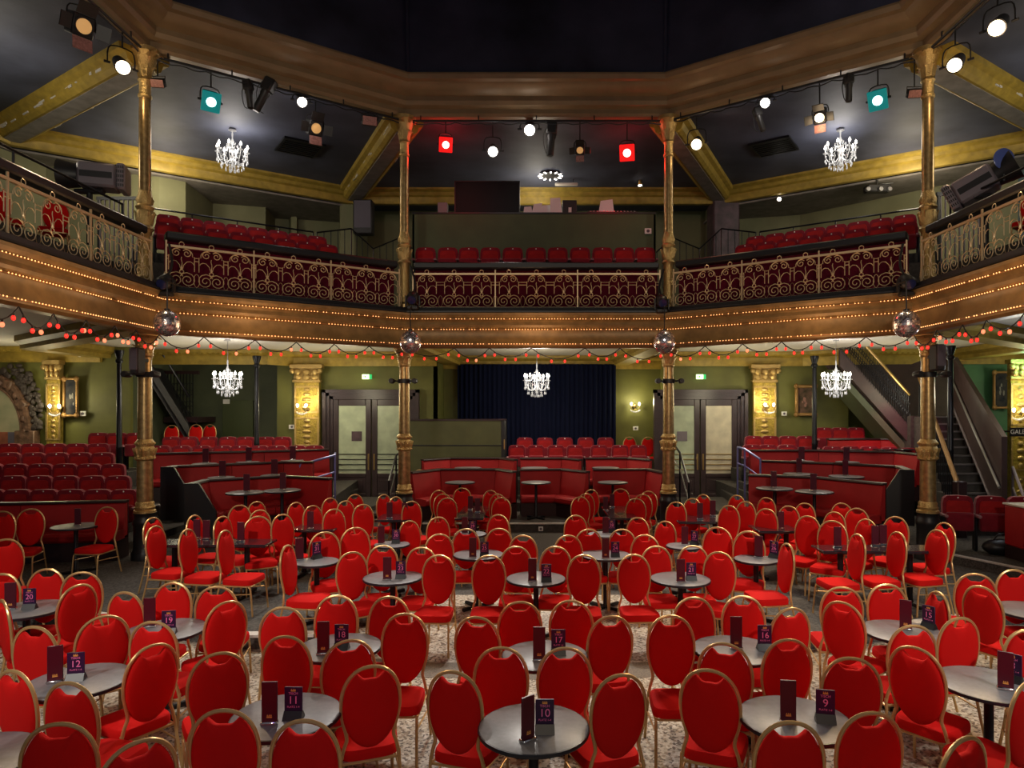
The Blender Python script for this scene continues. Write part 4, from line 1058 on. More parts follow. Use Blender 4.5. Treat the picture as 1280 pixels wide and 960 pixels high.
def lamp(px, py, e, kind, label, s=1.0, lens='lampwhite', aim=None, roll=0):
    x, y = onbay(px, e); z = EYE-(py-CY)*y/F; p = Vector((x, y, z))
    t = thing('stage_lamp', label, 'stage lamp', p, 0, 'stage lamps')
    d = ((aim or AIM)-p).normalized(); q = d.to_track_quat('-Y', 'Z'); R = q.to_matrix().to_4x4()
    def put(mb, name, m, smooth=True):
        mb.v = [tuple(R @ Vector(v)) for v in mb.v]; return mb.build(name, m, t, smooth=smooth)
    top = (9.5 if e > -.1 else 9.6)-z
    if kind in ('par', 'gel', 'fresnel'):
        if kind == 'par':
            put(MB().lathe([(.06*s,.30*s),(.10*s,.28*s),(.12*s,.10*s),(.13*s,-.10*s),(.14*s,-.12*s),(.13*s,-.12*s)], 18, axis='y'), 'housing', M['lampbody'])
            put(MB().lathe([(.0,-.121*s),(.118*s,-.124*s),(.118*s,-.118*s)], 20, axis='y'), 'lens', M[lens])
        elif kind == 'gel':
            put(MB().box(-.17*s,.17*s,-.08*s,.22*s,-.19*s,.19*s,.02), 'housing', M['lampbody'])
            put(MB().box(-.215*s,.215*s,-.12*s,-.085*s,-.235*s,.235*s,.015), 'gel_frame', M['gelteal'] if lens == 'lampteal' else M['gelred'])
            put(MB().lathe([(.0,-.125*s),(.112*s,-.127*s),(.112*s,-.119*s)], 20, axis='y'), 'lens', M[lens])
        else:
            put(MB().box(-.17*s,.17*s,-.10*s,.28*s,-.18*s,.18*s,.02), 'housing', M['lampbody'])
            put(MB().lathe([(.0,-.125*s),(.07*s,-.122*s),(.125*s,-.108*s),(.125*s,-.095*s)], 20, axis='y'), 'lens', M[lens])
            put(MB().lathe([(.125*s,-.09*s),(.15*s,-.10*s),(.15*s,-.13*s),(.125*s,-.13*s)], 20, axis='y', cap=False), 'lens_ring', M['lampbody'])
            for k in range(4):
                m = Matrix.Rotation(k*PI/2,4,'Y') @ Matrix.Translation((0,-.12*s,-.19*s)) @ Matrix.Rotation(math.radians(-28),4,'X')
                w = .15*s if k % 2 == 0 else .12*s
                put(MB().box(-w,w,-.008,.008,-.22*s,.0,M=m), 'barn_door', M['pinkface'] if k == 0 else M['lampbody'], False)
        w = .22*s; h = min(top, .34*s)
        yk = smooth_path([(-w,.02,-.02),(-w,.02,h*.7),(-w*.7,.02,h),(w*.7,.02,h),(w,.02,h*.7),(w,.02,-.02)], 1)
        rz = math.atan2(-d.x, d.y)+PI
        Rz = Matrix.Rotation(rz, 4, 'Z'); yk = [Rz @ Vector(v) for v in yk]
        MB().tube(yk, .012, 6).build('yoke', M['lampbody'], t)
        if top > h+.02: MB().tube([(0,.02,h),(0,.02,top)], .014, 6).build('hanger', M['lampbody'], t)
        for sg in (-1,1): MB().tube([Rz @ Vector((sg*w*.8,.02,0)), Rz @ Vector((sg*w*1.25,.02,0))], .022, 8).build('tilt_knob', M['lampbody'], t)
    elif kind == 'profile':
        A = Matrix.Rotation(math.radians(roll),4,'Y')
        m1 = MB().lathe([(.07*s,-.42*s),(.085*s,-.40*s),(.085*s,-.05*s),(.10*s,-.02*s),(.10*s,.25*s),(.05*s,.30*s)], 14); m1.v = [tuple(A @ Vector(v)) for v in m1.v]; m1.build('barrel', M['lampbody'], t)
        m2 = MB().box(-.12*s,.12*s,-.12*s,.12*s,.05*s,.34*s,.03); m2.v = [tuple(A @ Vector(v)) for v in m2.v]; m2.build('lamp_house', M['lampbody'], t)
        MB().tube([(0,0,.2*s),(0,0,max(top,.3*s))], .016, 6).build('hanger', M['lampbody'], t)
        MB().tube(smooth_path([(-.02,0,.3*s),(-.2*s,0,.1*s),(-.14*s,0,-.35*s),(-.03,0,-.42*s)],2), .008, 5).build('cable', M['black'], t)
    elif kind == 'flood':
        put(MB().box(-.20*s,.20*s,-.06*s,.16*s,-.13*s,.13*s,.02), 'housing', M['lampbody'])
        put(MB().box(-.175*s,.175*s,-.066*s,-.058*s,-.105*s,.105*s), 'reflector', M['pinkface'], False)
        MB().tube([(-.22*s,0,0),(-.22*s,.0,.2*s),(.22*s,0,.2*s),(.22*s,0,0)], .011, 6).build('yoke', M['lampbody'], t)
        if top > .2*s: MB().tube([(0,0,.2*s),(0,0,top)], .012, 6).build('hanger', M['lampbody'], t)
    return t
up = Vector((0, 3, 2.5))
lamp(102,32,.15,'fresnel','stage lamp with unlit amber lens and open barn doors at the top left',.9,'amber',Vector((1.5,4,4)))
lamp(152,82,.08,'par','lit warm round stage lamp beside the leftmost column head',.95,'lampwarm')
lamp(197,104,.08,'flood','small floodlight with pinkish reflector right of the leftmost column head',.62,aim=Vector((-6,6,5)))
lamp(263,126,.08,'gel','lit teal stage lamp on the left bar',.80,'lampteal')
lamp(311,116,.08,'profile','slim black profile lamp on the left bar, left one of two',.75,roll=-8)
lamp(331,117,.08,'profile','thick black profile lamp on the left bar, tilted, right one of two',.95,roll=28)
lamp(377,126,.08,'par','lit white round stage lamp on the left bar',.80,'lampwhite')
lamp(394,160,-.25,'fresnel','stage lamp with unlit amber lens below the left bar, barn doors open',.85,'amber',Vector((2.5,3,3)))
lamp(462,151,.08,'flood','floodlight with pinkish reflector left of the left centre column head',.85,aim=Vector((0,4,5)))
lamp(557,180,-.15,'gel','lit red stage lamp under the centre cornice, left one of two',.72,'lampred')
lamp(616,188,-.15,'par','lit white stage lamp under the centre cornice, lower one',.92,'lampwhite')
lamp(662,161,.02,'par','brightest white stage lamp at the middle of the centre cornice',1.0,'lampwhite')
lamp(689,172,.05,'profile','black hanging stage lamp right of the brightest lamp',1.0,roll=4)
lamp(725,187,-.15,'fresnel','unlit stage lamp with amber lens and pinkish lower flap under the centre cornice',.62,'amber')
lamp(784,190,-.15,'gel','lit red stage lamp under the centre cornice, right one of two',.80,'lampred')
lamp(871,179,-.20,'par','lit warm stage lamp right of the right centre column head',.95,'lampwarm')
lamp(957,127,.08,'par','lit white round stage lamp on the right bar',.80,'lampwhite')
lamp(949,148,-.2,'profile','black profile lamp under the lit white lamp on the right bar',.7,roll=-18)
lamp(1025,146,-.15,'fresnel','lit stage lamp in a tall yoke with barn doors on the right bar',.72,'lampwarm')
lamp(1061,108,.08,'profile','short black cylinder lamp on the right bar',.72)
lamp(1098,124,.08,'gel','lit teal stage lamp on the right bar',.80,'lampteal')
lamp(1143,117,.08,'flood','small floodlight with pinkish reflector left of the rightmost column head',.62,aim=Vector((6,6,5)))
lamp(1195,79,.08,'par','lit warm round stage lamp beside the rightmost column head',.95,'lampwarm')
lamp(1248,32,-.2,'par','lit warm round stage lamp at the top right corner',1.0,'lampwarm')

# follow spots on the balcony
def follow(px, py, Y, label, yaw, tilt, disc=False):
    p = W(px, py, Y); t = thing('follow_spot', label, 'follow spot', p, 0, 'follow spots')
    R = Matrix.Rotation(yaw,4,'Z') @ Matrix.Rotation(tilt,4,'X')
    def put(mb, n, m, sm=True): mb.v = [tuple(R @ Vector(v)) for v in mb.v]; mb.build(n, m, t, smooth=sm)
    put(MB().box(-.22,.22,-.15,.46,-.21,.21,.04), 'housing', M['lampgrey'])
    put(MB().box(-.225,.225,-.1,.4,-.06,.05), 'side_band', M['lampbody'], False)
    put(MB().box(-.24,.24,.46,.60,-.23,.23,.03), 'vented_back', M['lampgrey'])
    v = MB()
    for i in range(4):
        for j in range(5): v.box(-.245,.245,.475+.03*i,.492+.03*i,-.19+.08*j,-.14+.08*j)
    put(v, 'vents', M['lampbody'], False)
    put(MB().lathe([(.20,-.15),(.20,-.16),(.25,-.44),(.26,-.46),(.22,-.46),(.21,-.40)], 20, axis='y', cap=False), 'hood', M['lampbody'])
    put(MB().lathe([(.0,-.36),(.215,-.37),(.215,-.35)], 20, axis='y'), 'lens', M['bluelens'])
    MB().tube([(0,0,-.24),(0,0,-1.2)], .05, 10).build('stand', M['lampbody'], t)
    MB().box(-.26,.26,-.06,.06,-.30,-.22,.02).build('fork', M['lampbody'], t)
    if disc:
        MB().lathe([(.0,-.01),(.16,-.01),(.175,0),(.16,.012),(0,.012)], 24, (.1,-.3,.26), axis='y').build('colour_wheel', mat('violet_blue_gel',(.10,.14,.42),.2), t)
        MB().tube([(.1,-.3,.08),(.1,-.3,-.1)], .02, 6).build('wheel_arm', M['lampbody'], t)
follow(112,221,11.9,'grey follow spot standing on the left balcony', math.radians(-72), 0)
follow(1232,226,11.3,'grey follow spot with blue round gel on the right balcony', math.radians(50), math.radians(-25), True)

# black moving heads at the foot of the railing beside each column
for px, py, nm in ((207,352,'right of the leftmost column'),(516,372,'right of the left centre column'),(827,376,'left of the right centre column'),(1133,352,'left of the rightmost column')):
    x, y = onbay(px, .62); z = EYE-(py-CY)*y/F
    t = thing('moving_head_lamp', f'black moving head lamp clamped to the railing {nm}', 'stage lamp', (x,y,z), 0, 'moving head lamps')
    MB().lathe([(.10,-.16),(.13,-.12),(.13,.08),(.09,.14)], 14, axis='y', M=Matrix.Rotation(.5,4,'X')).build('head', M['lampbody'], t)
    MB().lathe([(0,-.165),(.09,-.163),(.09,-.15)], 14, axis='y', M=Matrix.Rotation(.5,4,'X')).build('lens', M['bluelens'], t)
    MB().box(-.12,.12,-.08,.08,-.27,-.18,.02).build('base', M['lampbody'], t)
    f = MB()
    for s in (-1,1): f.box(s*.15-.015,s*.15+.015,-.04,.04,-.20,.04,.005)
    f.build('fork', M['lampbody'], t)
    MB().tube(smooth_path([(0,.05,.1),(.03*(1 if px<600 else -1),.2,.35),(-.1*(1 if px<600 else -1),.3,.75)],2), .022, 6).build('cable', M['black'], t)
# twin clamp lamps on the lower shafts
for (x, y), nm in zip(IN[1:5], ('leftmost','left centre','right centre','rightmost')):
    t = thing('clamp_lamp', f'pair of small black spots clamped round the {nm} column', 'spotlight', (x, y, 3.60), 0, 'clamp lamps')
    MB().lathe([(.135,-.05),(.15,-.045),(.15,.045),(.135,.05)], 16).build('clamp', M['lampbody'], t)
    for s in (-1,1): 
        MB().lathe([(.05,-.12),(.06,-.10),(.06,.08),(.035,.11)], 12, (s*.26,-.12,0), axis='y').build('spot', M['lampbody'], t)
        MB().tube([(s*.12,0,0),(s*.26,-.08,0)], .018, 6).build('arm', M['lampbody'], t)
# speakers
def speaker(px0, py0, px1, py1, Y, label, rz=0, d=.35, bl=.25):
    a, b = W(px0, py1, Y), W(px1, py0, Y); c = (a+b)/2; w = (b.x-a.x)/2; h = (b.z-a.z)/2
    t = thing('loudspeaker', label, 'loudspeaker', (c.x, Y, c.z-h), rz, 'loudspeakers')
    MB().box(-w,w,0,d,0,2*h,.03).build('cabinet', M['speaker'], t)
    MB().box(-w*.85,w*.85,-.012,.002,h*.35,2*h*.96).build('grille', M['grille'], t, smooth=False)
    MB().box(-.03,.03,d,d+bl,h,h+.06).build('bracket', M['black'], t, smooth=False)
    return t
speaker(161,434,172,468,12.0,'tall black loudspeaker mounted on the leftmost column', d=.26)
speaker(1171,430,1183,463,12.0,'tall black loudspeaker mounted on the rightmost column', d=.26)
speaker(441,249,465,292,20.0,'black monitor loudspeaker hung on the upper wall left of the control desk', bl=.85)
# downlights in the centre gallery and a glowing ring standing in for light cast on the ceiling
for px, py, nm in ((764,214,'left'),(800,232,'right')):
    p = W(px, py, 19.5); t = thing('downlight', f'small lit gold downlight over the control desk, {nm} one', 'spotlight', p, 0, 'downlights')
    MB().lathe([(.05,.0),(.06,.02),(.05,.22),(.02,.25)], 12).build('can', M['brass'], t); MB().lathe([(.0,-.01),(.06,-.004),(.055,.01)], 12).build('bulb', M['bulb'], t)
    MB().tube([(0,0,.25),(0,0,9.6-p.z)], .012, 6).build('rod', M['black'], t); MB().lathe([(.16,.34),(.17,.36),(.03,.38)], 14).build('shade_ring', M['silver'], t)
p = W(688,212,18.9); p.z = 9.52
t = thing('ring_lamp', 'ring of small white lamps on the dark ceiling above the control desk', 'ceiling lamp', p, 0)
MB().lathe([(.22,.0),(.30,.0),(.30,.08),(.22,.08)], 20).build('housing', M['black'], t)
for k in range(12):
    a = 2*PI*k/12; c, s = math.cos(a), math.sin(a)
    MB().box(-.05,.05,-.018,.018,-.012,.0,M=Matrix.Translation((.30*c,.30*s,0)) @ Matrix.Rotation(a,4,'Z')).build('led', M['bulb'], t, smooth=False)
# ------------------------------------------------------------------ control desk on the balcony
Yd = 17.75
t = thing('control_desk', 'long olive front of the control desk behind the centre balcony seats', 'desk', (0, Yd, 6.04), 0)
x0, x1 = (515-CX)*Yd/F, (820-CX)*Yd/F; zt = EYE+(CY-265.5)*Yd/F-6.04
MB().box(x0,x1,0,.10,0,zt-.04,.01).build('front_panel', M['panelgreen'], t); MB().box(x0,x1,-.01,.7,zt-.04,zt).build('worktop', M['black'], t, smooth=False)
MB().box(x0,x0+.06,0,.7,0,zt-.04).build('side_panel', M['panelgreen'], t, smooth=False); MB().box(x1-.06,x1,0,.7,0,zt-.04).build('side_panel', M['panelgreen'], t, smooth=False)
zd = 6.04+zt
def Xd(px): return (px-CX)*(Yd+.3)/F
def deskbox(name, label, cat, px0, px1, h, m, d=.25, tilt=0, parts=None):
    a, b = Xd(px0), Xd(px1); t = thing(name, label, cat, ((a+b)/2, Yd+.3, zd), tilt)
    w = (b-a)/2; MB().box(-w,w,-.0,d,0,h,.01).build('body', m, t); return t, w
t, w = deskbox('large_screen', 'large dark screen standing on the control desk', 'screen', 569, 649, .90, M['screen'], .08)
fr = MB()
for bx in ((-w-.02,-w+.01,-.02,.09,0,.93),(w-.01,w+.02,-.02,.09,0,.93),(-w,w,-.02,.09,.90,.93)): fr.box(*bx)
fr.build('frame', M['black'], t, smooth=False)
deskbox('equipment_case', 'pale grey equipment case at the left end of the control desk', 'case', 547, 559, .36, M['lampgrey'])
t, w = deskbox('equipment_rack', 'black equipment rack among the white papers on the control desk', 'rack', 703, 721, .42, M['black'])
MB().box(-.03,.05,-.008,.0,.05,.22).build('label_plate', M['white'], t, smooth=False)
for px, wd, h, a, nm in ((660,12,.24,.1,'leftmost of five'),(671,14,.32,-.2,'second from left of five'),(683,13,.28,.15,'third from left of five'),(695,17,.48,.3,'tallest, left of the black rack'),(757,20,.42,-.1,'right of the black rack')):
    t = thing('paper_sheets', f'white paper sheets propped on the control desk, {nm}', 'paper', (Xd(px), Yd+.15, zd), a, 'papers on the control desk')
    q = wd*Yd/F/2
    MB().add([(-q,.0,0),(q,.0,0),(q*.8,.10,h),(-q*.7,.10,h*.92),(-q,.012,0),(q,.012,0),(q*.8,.112,h),(-q*.7,.112,h*.92)],[(0,1,2,3),(7,6,5,4),(0,4,5,1),(1,5,6,2),(2,6,7,3),(3,7,4,0)]).build('sheet', M['paper'], t, smooth=False)
t = thing('mixing_console', 'flat dark mixing console at the right half of the control desk', 'console', (Xd(765), Yd+.12, zd), 0)
MB().box(-.7,.7,0,.4,0,.06,.01).build('body', M['black'], t); f = MB()
for k in range(14): f.box(-.6+.09*k,-.57+.09*k,.03,.06,.06,.085)
f.build('faders', M['silver'], t, smooth=False)
t = thing('strip_lamp', 'pale tube lamp hung above the control desk', 'lamp', W(708,230,19.4), 0)
MB().box(-.33,.33,-.05,.05,-.05,.03,.02).build('tube', M['soffit'], t); MB().tube([(-.2,0,.03),(-.2,0,9.6-t.location.z)], .01, 5).build('hanger', M['black'], t); MB().tube([(.2,0,.03),(.2,0,9.6-t.location.z)], .01, 5).build('hanger', M['black'], t)
# wall plates
def plate(px, py, Y, w, h, nm, m='white', holes=True):
    p = W(px, py, Y); t = thing('wall_plate', nm, 'wall plate', p, 0)
    MB().box(-w/2,w/2,-.02,.0,-h/2,h/2,.008).build('plate', M[m], t)
    if holes: 
        q = MB(); q.lathe([(0,-.024),(h*.28,-.023),(h*.28,-.019)], 14, axis='y'); q.build('symbol', M['grille'], t)
    return t
plate(104,517,19.07,.17,.15,'small white wall plate under the painting at the far left'); plate(283,502,21.85,.22,.15,'white plate on the dark green service door',holes=False)
plate(365,533.5,20.9,.19,.13,'white oval wall plate beside the left gilded pilaster'); plate(794.5,535.5,22.35,.18,.13,'white wall plate below the sconce right of the curtain')
plate(980,517,20.85,.17,.13,'white oval wall plate beside the right gilded pilaster'); plate(810,289,17.70,.18,.15,'white plate at the right end of the control desk front')
plate(532,251,22.3,.2,.16,'white plate on the upper wall left of the large screen'); plate(803,252,22.3,.2,.14,'white plate on the upper wall right of the control desk')
plate(676,661,16.15,.11,.11,'white socket plate on the step before the centre booths')

# ------------------------------------------------------------------ ironwork of the balcony stairs and rear handrails
def rail(name, label, pts, posts_h, cat='handrail', r=.022, bal=0, group='black handrails'):
    c = pts[0]; t = thing(name, label, cat, (c[0],c[1],c[2]-posts_h), 0, group)
    q = [(p[0]-c[0],p[1]-c[1],p[2]-c[2]+posts_h) for p in pts]
    MB().tube(q, r, 8).build('top_rail', M['blackmet'], t)
    for p in q: MB().tube([p,(p[0],p[1],p[2]-posts_h)], r*.8, 6).build('post', M['blackmet'], t)
    if bal:
        for a, b in zip(q[:-1], q[1:]):
            L = math.hypot(b[0]-a[0], b[1]-a[1]); n = max(1, int(L/bal))
            for k in range(1, n):
                u = k/n; p = tuple(a[i]+(b[i]-a[i])*u for i in range(3))
                MB().tube([p,(p[0],p[1],p[2]-posts_h)], r*.55, 5).build('baluster', M['blackmet'], t)
    return t
for sd, s, i in (('left',-1,1),('right',1,3)):
    P = []
    for tt in (.05,.25,.45,.65,.82):
        u = tt if s < 0 else 1-tt; p = lerp(IN[i], IN[i+1], u); n = miter([IN[i],IN[i+1]])[0]; P.append((p[0]-n[0]*4.0, p[1]-n[1]*4.0, 7.75))
    rail('handrail', f'thin black handrail behind the {sd} balcony seats', P, 1.25)
    u = .84 if s < 0 else .16
    p = lerp(IN[i], IN[i+1], u); n = miter([IN[i],IN[i+1]])[0]; D = Vector((IN[i+1][0]-IN[i][0], IN[i+1][1]-IN[i][1], 0)).normalized()*(1 if s < 0 else -1)
    A = Vector((p[0]-n[0]*4.0, p[1]-n[1]*4.0, 7.75))
    rail('stair_railing', f'black balustrade of the little balcony stair at the {sd} end of the seats', [A, A+D*.95+Vector((0,0,.25)), A+D*1.4+Vector((n[0]*.5,n[1]*.5,-.35)), A+D*2.0+Vector((n[0]*.9,n[1]*.9,-.05)), A+D*2.5+Vector((n[0]*1.6,n[1]*1.6,-.75))], 1.15, 'railing', bal=.16)
for sd, x in (('left',-7.25),('right',7.25)):
    rail('handrail', f'thin black handrail above the {sd} balcony ledge', [(x*1.02,3.5,6.62),(x*1.02,6.5,6.62),(x*1.02,9.5,6.62),(x*1.02,12.0,6.62)], .40)
# silver stair-side blinds on the side balconies
for sd, px, Y in (('left',148,14.5),('right',1200,14.2)):
    p = W(px, 268, Y)
    t = thing('slatted_grille', f'upright silver slats on the {sd} balcony beside the column', 'grille', (p.x, Y, 5.13), 0, 'slatted grilles')
    for k in range(9): MB().box(-.41+.1*k,-.39+.1*k,0,.03,.3,2.35).build('slat', M['lampgrey'], t, smooth=False)
    MB().box(-.48,.48,.0,.05,.1,.3).build('lower_rail', M['black'], t, smooth=False); MB().box(-.48,.48,.0,.05,2.35,2.42).build('upper_rail', M['black'], t, smooth=False)
    MB().box(-.46,-.42,.0,.05,0,2.35).build('stile', M['black'], t, smooth=False); MB().box(.42,.46,.0,.05,0,2.35).build('stile', M['black'], t, smooth=False)

# louvred vents in the gallery ceiling and a small projector
for px, py, nm in ((375,184,'left'),(967,183,'right')):
    Y = F*(9.59-EYE)/(CY-py); x = (px-CX)*Y/F
    t = thing('ceiling_vent', f'dark louvred vent in the gallery ceiling, {nm} one', 'vent', (x, Y, 9.6), .6 if px < 600 else -.6, 'ceiling vents')
    f = MB()
    for bx in ((-.5,.5,-.5,-.44),(-.5,.5,.44,.5),(-.5,-.44,-.44,.44),(.44,.5,-.44,.44)): f.box(bx[0],bx[1],bx[2],bx[3],-.05,0)
    f.build('frame', M['blackmet'], t, smooth=False)
    for k in range(7): MB().box(-.44,.44,-.42+.125*k,-.36+.125*k,-.045,-.01).build('slat', M['blackmet'], t, smooth=False)
p = W(1097,236,18.2); t = thing('projector', 'small black projector with silver lenses hung at the upper right', 'projector', p, 0)
MB().box(-.32,.32,-.12,.16,-.10,.10,.03).build('body', M['lampbody'], t)
for k, x in enumerate((-.34,.0,.24)): MB().lathe([(.0,-.20),(.055,-.20),(.06,-.19),(.06,-.10)], 12, (x,0,-.06), axis='y').build('lens', M['silver'], t)
MB().box(-.02,.02,-.0,.04,.1,9.18-p.z).build('hanger', M['black'], t, smooth=False); MB().tube([(.05,0,.12),(.42,0,.16)], .012, 5).build('arm', M['silver'], t)
# ------------------------------------------------------------------ lower storey: curtain, doors, pilasters, pictures, stairs
Yc = 22.2; x0, x1 = (572-CX)*Yc/F, (770-CX)*Yc/F
mb = MB(); n = 240; vs = []; 
for k in range(n+1):
    u = k/n; x = x0+(x1-x0)*u; y = .035*math.sin(u*2*PI*34)+.015*math.sin(u*71)
    vs += [(x, Yc+y, .99), (x, Yc+y, 4.45), (x, Yc+y+.02, 4.45), (x, Yc+y+.02, .99)]
fs = []
for k in range(n):
    a = k*4
    for j in range(4): fs.append((a+j, a+4+j, a+4+(j+1) % 4, a+(j+1) % 4))
mb.add(vs, fs); o = mb.build('stage_curtain', M['curtain']); tag(o, 'navy blue curtain filling the opening behind the centre seats', 'curtain')
t = thing('partition_box', 'olive green partition box behind the centre booths at left', 'partition', (0, 19.95, .72), 0)
a, b = (512-CX)*19.95/F, (629-CX)*19.95/F; zt = EYE-(525-CY)*19.95/F-.72
MB().box(a,b,0,.10,0,zt-.02,.01).build('front_panel', M['partition'], t); MB().box(b-.06,b+.06,-.02,1.1,0,zt-.02,.01).build('end_panel', M['black'], t)
MB().box(a-.02,b+.06,-.02,1.1,zt-.02,zt+.02).build('top', M['bdark'], t, smooth=False); MB().box(a,b,-.012,.0,zt*.60,zt*.615).build('joint_strip', M['black'], t, smooth=False)
MB().box(b+.02,b+.05,-.05,-.02,zt*.55,zt*.7).build('latch', M['brass'], t, smooth=False)
def double_door(px0, px1, nm, flip):
    Y = 20.9; x0, x1 = (px0-CX)*Y/F, (px1-CX)*Y/F; zb = .22; zt = EYE-(487-CY)*Y/F; c = (x0+x1)/2; w = (x1-x0)/2; h = zt-zb
    t = thing('door_1' if not flip else 'door_2', None, None, (c, Y, zb)); t['kind'] = 'structure'; t['label'] = nm
    f = MB()
    for k, (i, d) in enumerate(((0,.0),(.10,.05),(.20,.10))):
        for s in (-1,1): f.box(s*(w-i)-(.10 if s > 0 else 0), s*(w-i)+(.10 if s < 0 else 0), -.10+d,.1,0,h-i)
        f.box(-w+i,w-i,-.10+d,.1,h-i-.10,h-i)
    f.build('door_frame', M['door'], t, smooth=False)
    W_ = w-.30; H_ = h-.30
    for s in (-1,1):
        L = MB(); xa, xb = (-W_, -.012) if s < 0 else (.012, W_)
        st = .17
        for bx in ((xa,xa+st,0,H_),(xb-st,xb,0,H_),(xa+st,xb-st,0,.12),(xa+st,xb-st,.62,.74),(xa+st,xb-st,H_-.20,H_)):
            L.box(bx[0],bx[1],.02,.09,bx[2],bx[3],.012)
        L.box(xa+st,xb-st,.04,.07,.12,.62); L.box(xa+st+.08,xb-st-.08,.025,.05,.20,.54,.01)
        lf = L.build('door_leaf', M['door'], t)
        MB().box(xa+st,xb-st,.05,.06,.74,H_-.20).build('pane', M['glassdoorg'] if (s > 0) != flip else M['glassdoor'], lf, smooth=False)
        b = MB()
        for k in range(4): b.tube([(xa+st,.03,.86+.16*k),(xb-st,.03,.86+.16*k)], .012, 6)
        b.build('push_bars', M['blackmet'] if not flip else M['brass'], lf)
        MB().box((xb-.10) if s < 0 else (xa+.05),(xb-.05) if s < 0 else (xa+.10),-.0,.02,.85,1.35,.006).build('door_handle', M['brass'], lf)
    q = MB(); q.box(-.62 if not flip else -.72,-.30 if not flip else -.40,.035,.047,1.75,2.05); q.build('notice', M['mauve'] if not flip else M['lampgrey'], t, smooth=False)
    return t
double_door(404,524,'dark brown double doors with frosted panes at left','') ; double_door(817,934,'dark brown double doors with frosted panes at right',True)
# exit signs
for px, nm in ((459,'left'),(876,'right')):
    p = W(px, 471, 20.85); t = thing('exit_sign', f'lit green exit sign over the {nm} double doors', 'exit sign', p, 0, 'exit signs')
    MB().box(-.15,.07,-.05,.0,-.075,.075,.008).build('lit_panel', M['exit'], t); MB().box(.07,.15,-.05,.0,-.075,.075,.008).build('green_panel', M['exitg'], t)
    mb = MB(); mb.slab([(-.12,-.01),(-.06,-.01),(-.06,-.04),(-.015,.0),(-.06,.04),(-.06,.01),(-.12,.01)],-.054,-.051); mb.build('arrow', M['exitg'], t, smooth=False)
# gilded pilasters
def pilaster(px0, px1, Y, zb, nm, grp='gilded pilasters'):
    x0, x1 = (px0-CX)*Y/F, (px1-CX)*Y/F; w = (x1-x0)/2; c = (x0+x1)/2
    t = thing('pilaster', nm, 'pilaster', (c, Y, zb), 0, grp); h = 4.34-zb
    MB().box(-w*.9,w*.9,0,.14,0,h-.55,.01).build('shaft', M['pilaster'], t)
    p = MB()
    for z0, z1 in ((.1,h*.22),(h*.26,h*.52),(h*.56,h-.66)):
        for s in (-1,1): p.box(s*w*.82-.025,s*w*.82+.025,-.02,.01,z0,z1)
        p.box(-w*.82,w*.82,-.02,.01,z0,z0+.05); p.box(-w*.82,w*.82,-.02,.01,z1-.05,z1)
        for k in range(5): p.ball((0,-.0,z0+(z1-z0)*(k+.7)/5.4), w*.35*(1-.3*abs(k-2)/2), .035, (z1-z0)*.07, 8, 5)
    p.build('relief_panels', M['goldorn'], t)
    c_ = MB(); c_.box(-w,w,-.06,.14,h-.55,h-.47,.01); c_.box(-w*1.15,w*1.15,-.12,.14,h-.12,h,.01); c_.box(-w*.9,w*.9,-.02,.14,h-.47,h-.12)
    for s in (-1,0,1):
        for q in range(2): c_.ball((s*w*.62,-.06-.03*q,h-.38+.15*q), w*.28, .06, .10, 8, 5)
    for s in (-1,1): c_.ball((s*w*.98,-.08,h-.2), .09, .08, .09, 8, 6)
    c_.build('capital', M['goldorn'], t)
pilaster(366,401,20.75,.95,'gilded relief pilaster left of the left double doors'); pilaster(940,972,20.75,.95,'gilded relief pilaster right of the right double doors')
pilaster(57,76,18.95,1.3,'gilded relief pilaster beside the carved arch at the far left'); pilaster(1262,1290,18.6,.18,'gilded relief pilaster at the right edge behind the sign')
# the service door and green recess at left
t = thing('service_door', 'flat dark green service door with push bar behind the left chandelier', 'door', (0,21.84,1.15), 0)
a, b = (278-CX)*21.84/F, (316-CX)*21.84/F
MB().box(a,b,0,.05,0,2.1,.005).build('door_leaf', mat('bottle_green_door',(.06,.078,.03),.4), t); MB().box(a+.05,b-.05,-.06,0,.42,.56,.01).build('push_bar', M['greend'], t); MB().box(a+.0,a+.35,-.09,-.06,.47,.51).build('bar_lever', M['silver'], t, smooth=False)
# paintings
def painting(px0, py0, px1, py1, Y, nm, m, blot):
    a, b = W(px0,py1,Y), W(px1,py0,Y); w = (b.x-a.x)/2; h = (b.z-a.z)/2
    t = thing('painting', nm, 'painting', ((a.x+b.x)/2, Y, (a.z+b.z)/2), 0, 'framed paintings')
    f = MB(); fw = .10 if w > .3 else .065
    prof = [(0,0),(-.05,.02),(-.06,fw*.5),(-.03,fw)]
    for bx in ((-w,w,-h,-h+fw),(-w,w,h-fw,h),(-w,-w+fw,-h+fw,h-fw),(w-fw,w,-h+fw,h-fw)): f.box(bx[0],bx[1],-.08,0,bx[2],bx[3],.02)
    for sx in (-1,1):
        for sz in (-1,1): f.ball((sx*(w-.04),-.06,sz*(h-.04)), .08, .05, .08, 8, 6)
    f.build('frame', M['frame'], t); c = MB().box(-w+fw,w-fw,-.03,-.01,-h+fw,h-fw).build('canvas', M[m], t, smooth=False)
    q = MB(); rr = random.Random(int(px0))
    for k in range(blot): 
        s = rr.uniform(.08,.17); cx_, cz = rr.uniform(-.35,.35)*w, rr.uniform(-.5,.25)*h; nn = 9
        q.slab([(cx_+w*s*math.cos(-2*PI*i/nn)*rr.uniform(.5,1.1), cz+h*s*1.2*math.sin(-2*PI*i/nn)*rr.uniform(.5,1.1)) for i in range(nn)][::-1], -.033-.0003*k, -.030)
    q.build('pale_brushwork', mat('pale_brushwork',(.13,.125,.11) if m == 'canvasdark' else (.28,.13,.10),.5), t, smooth=False)
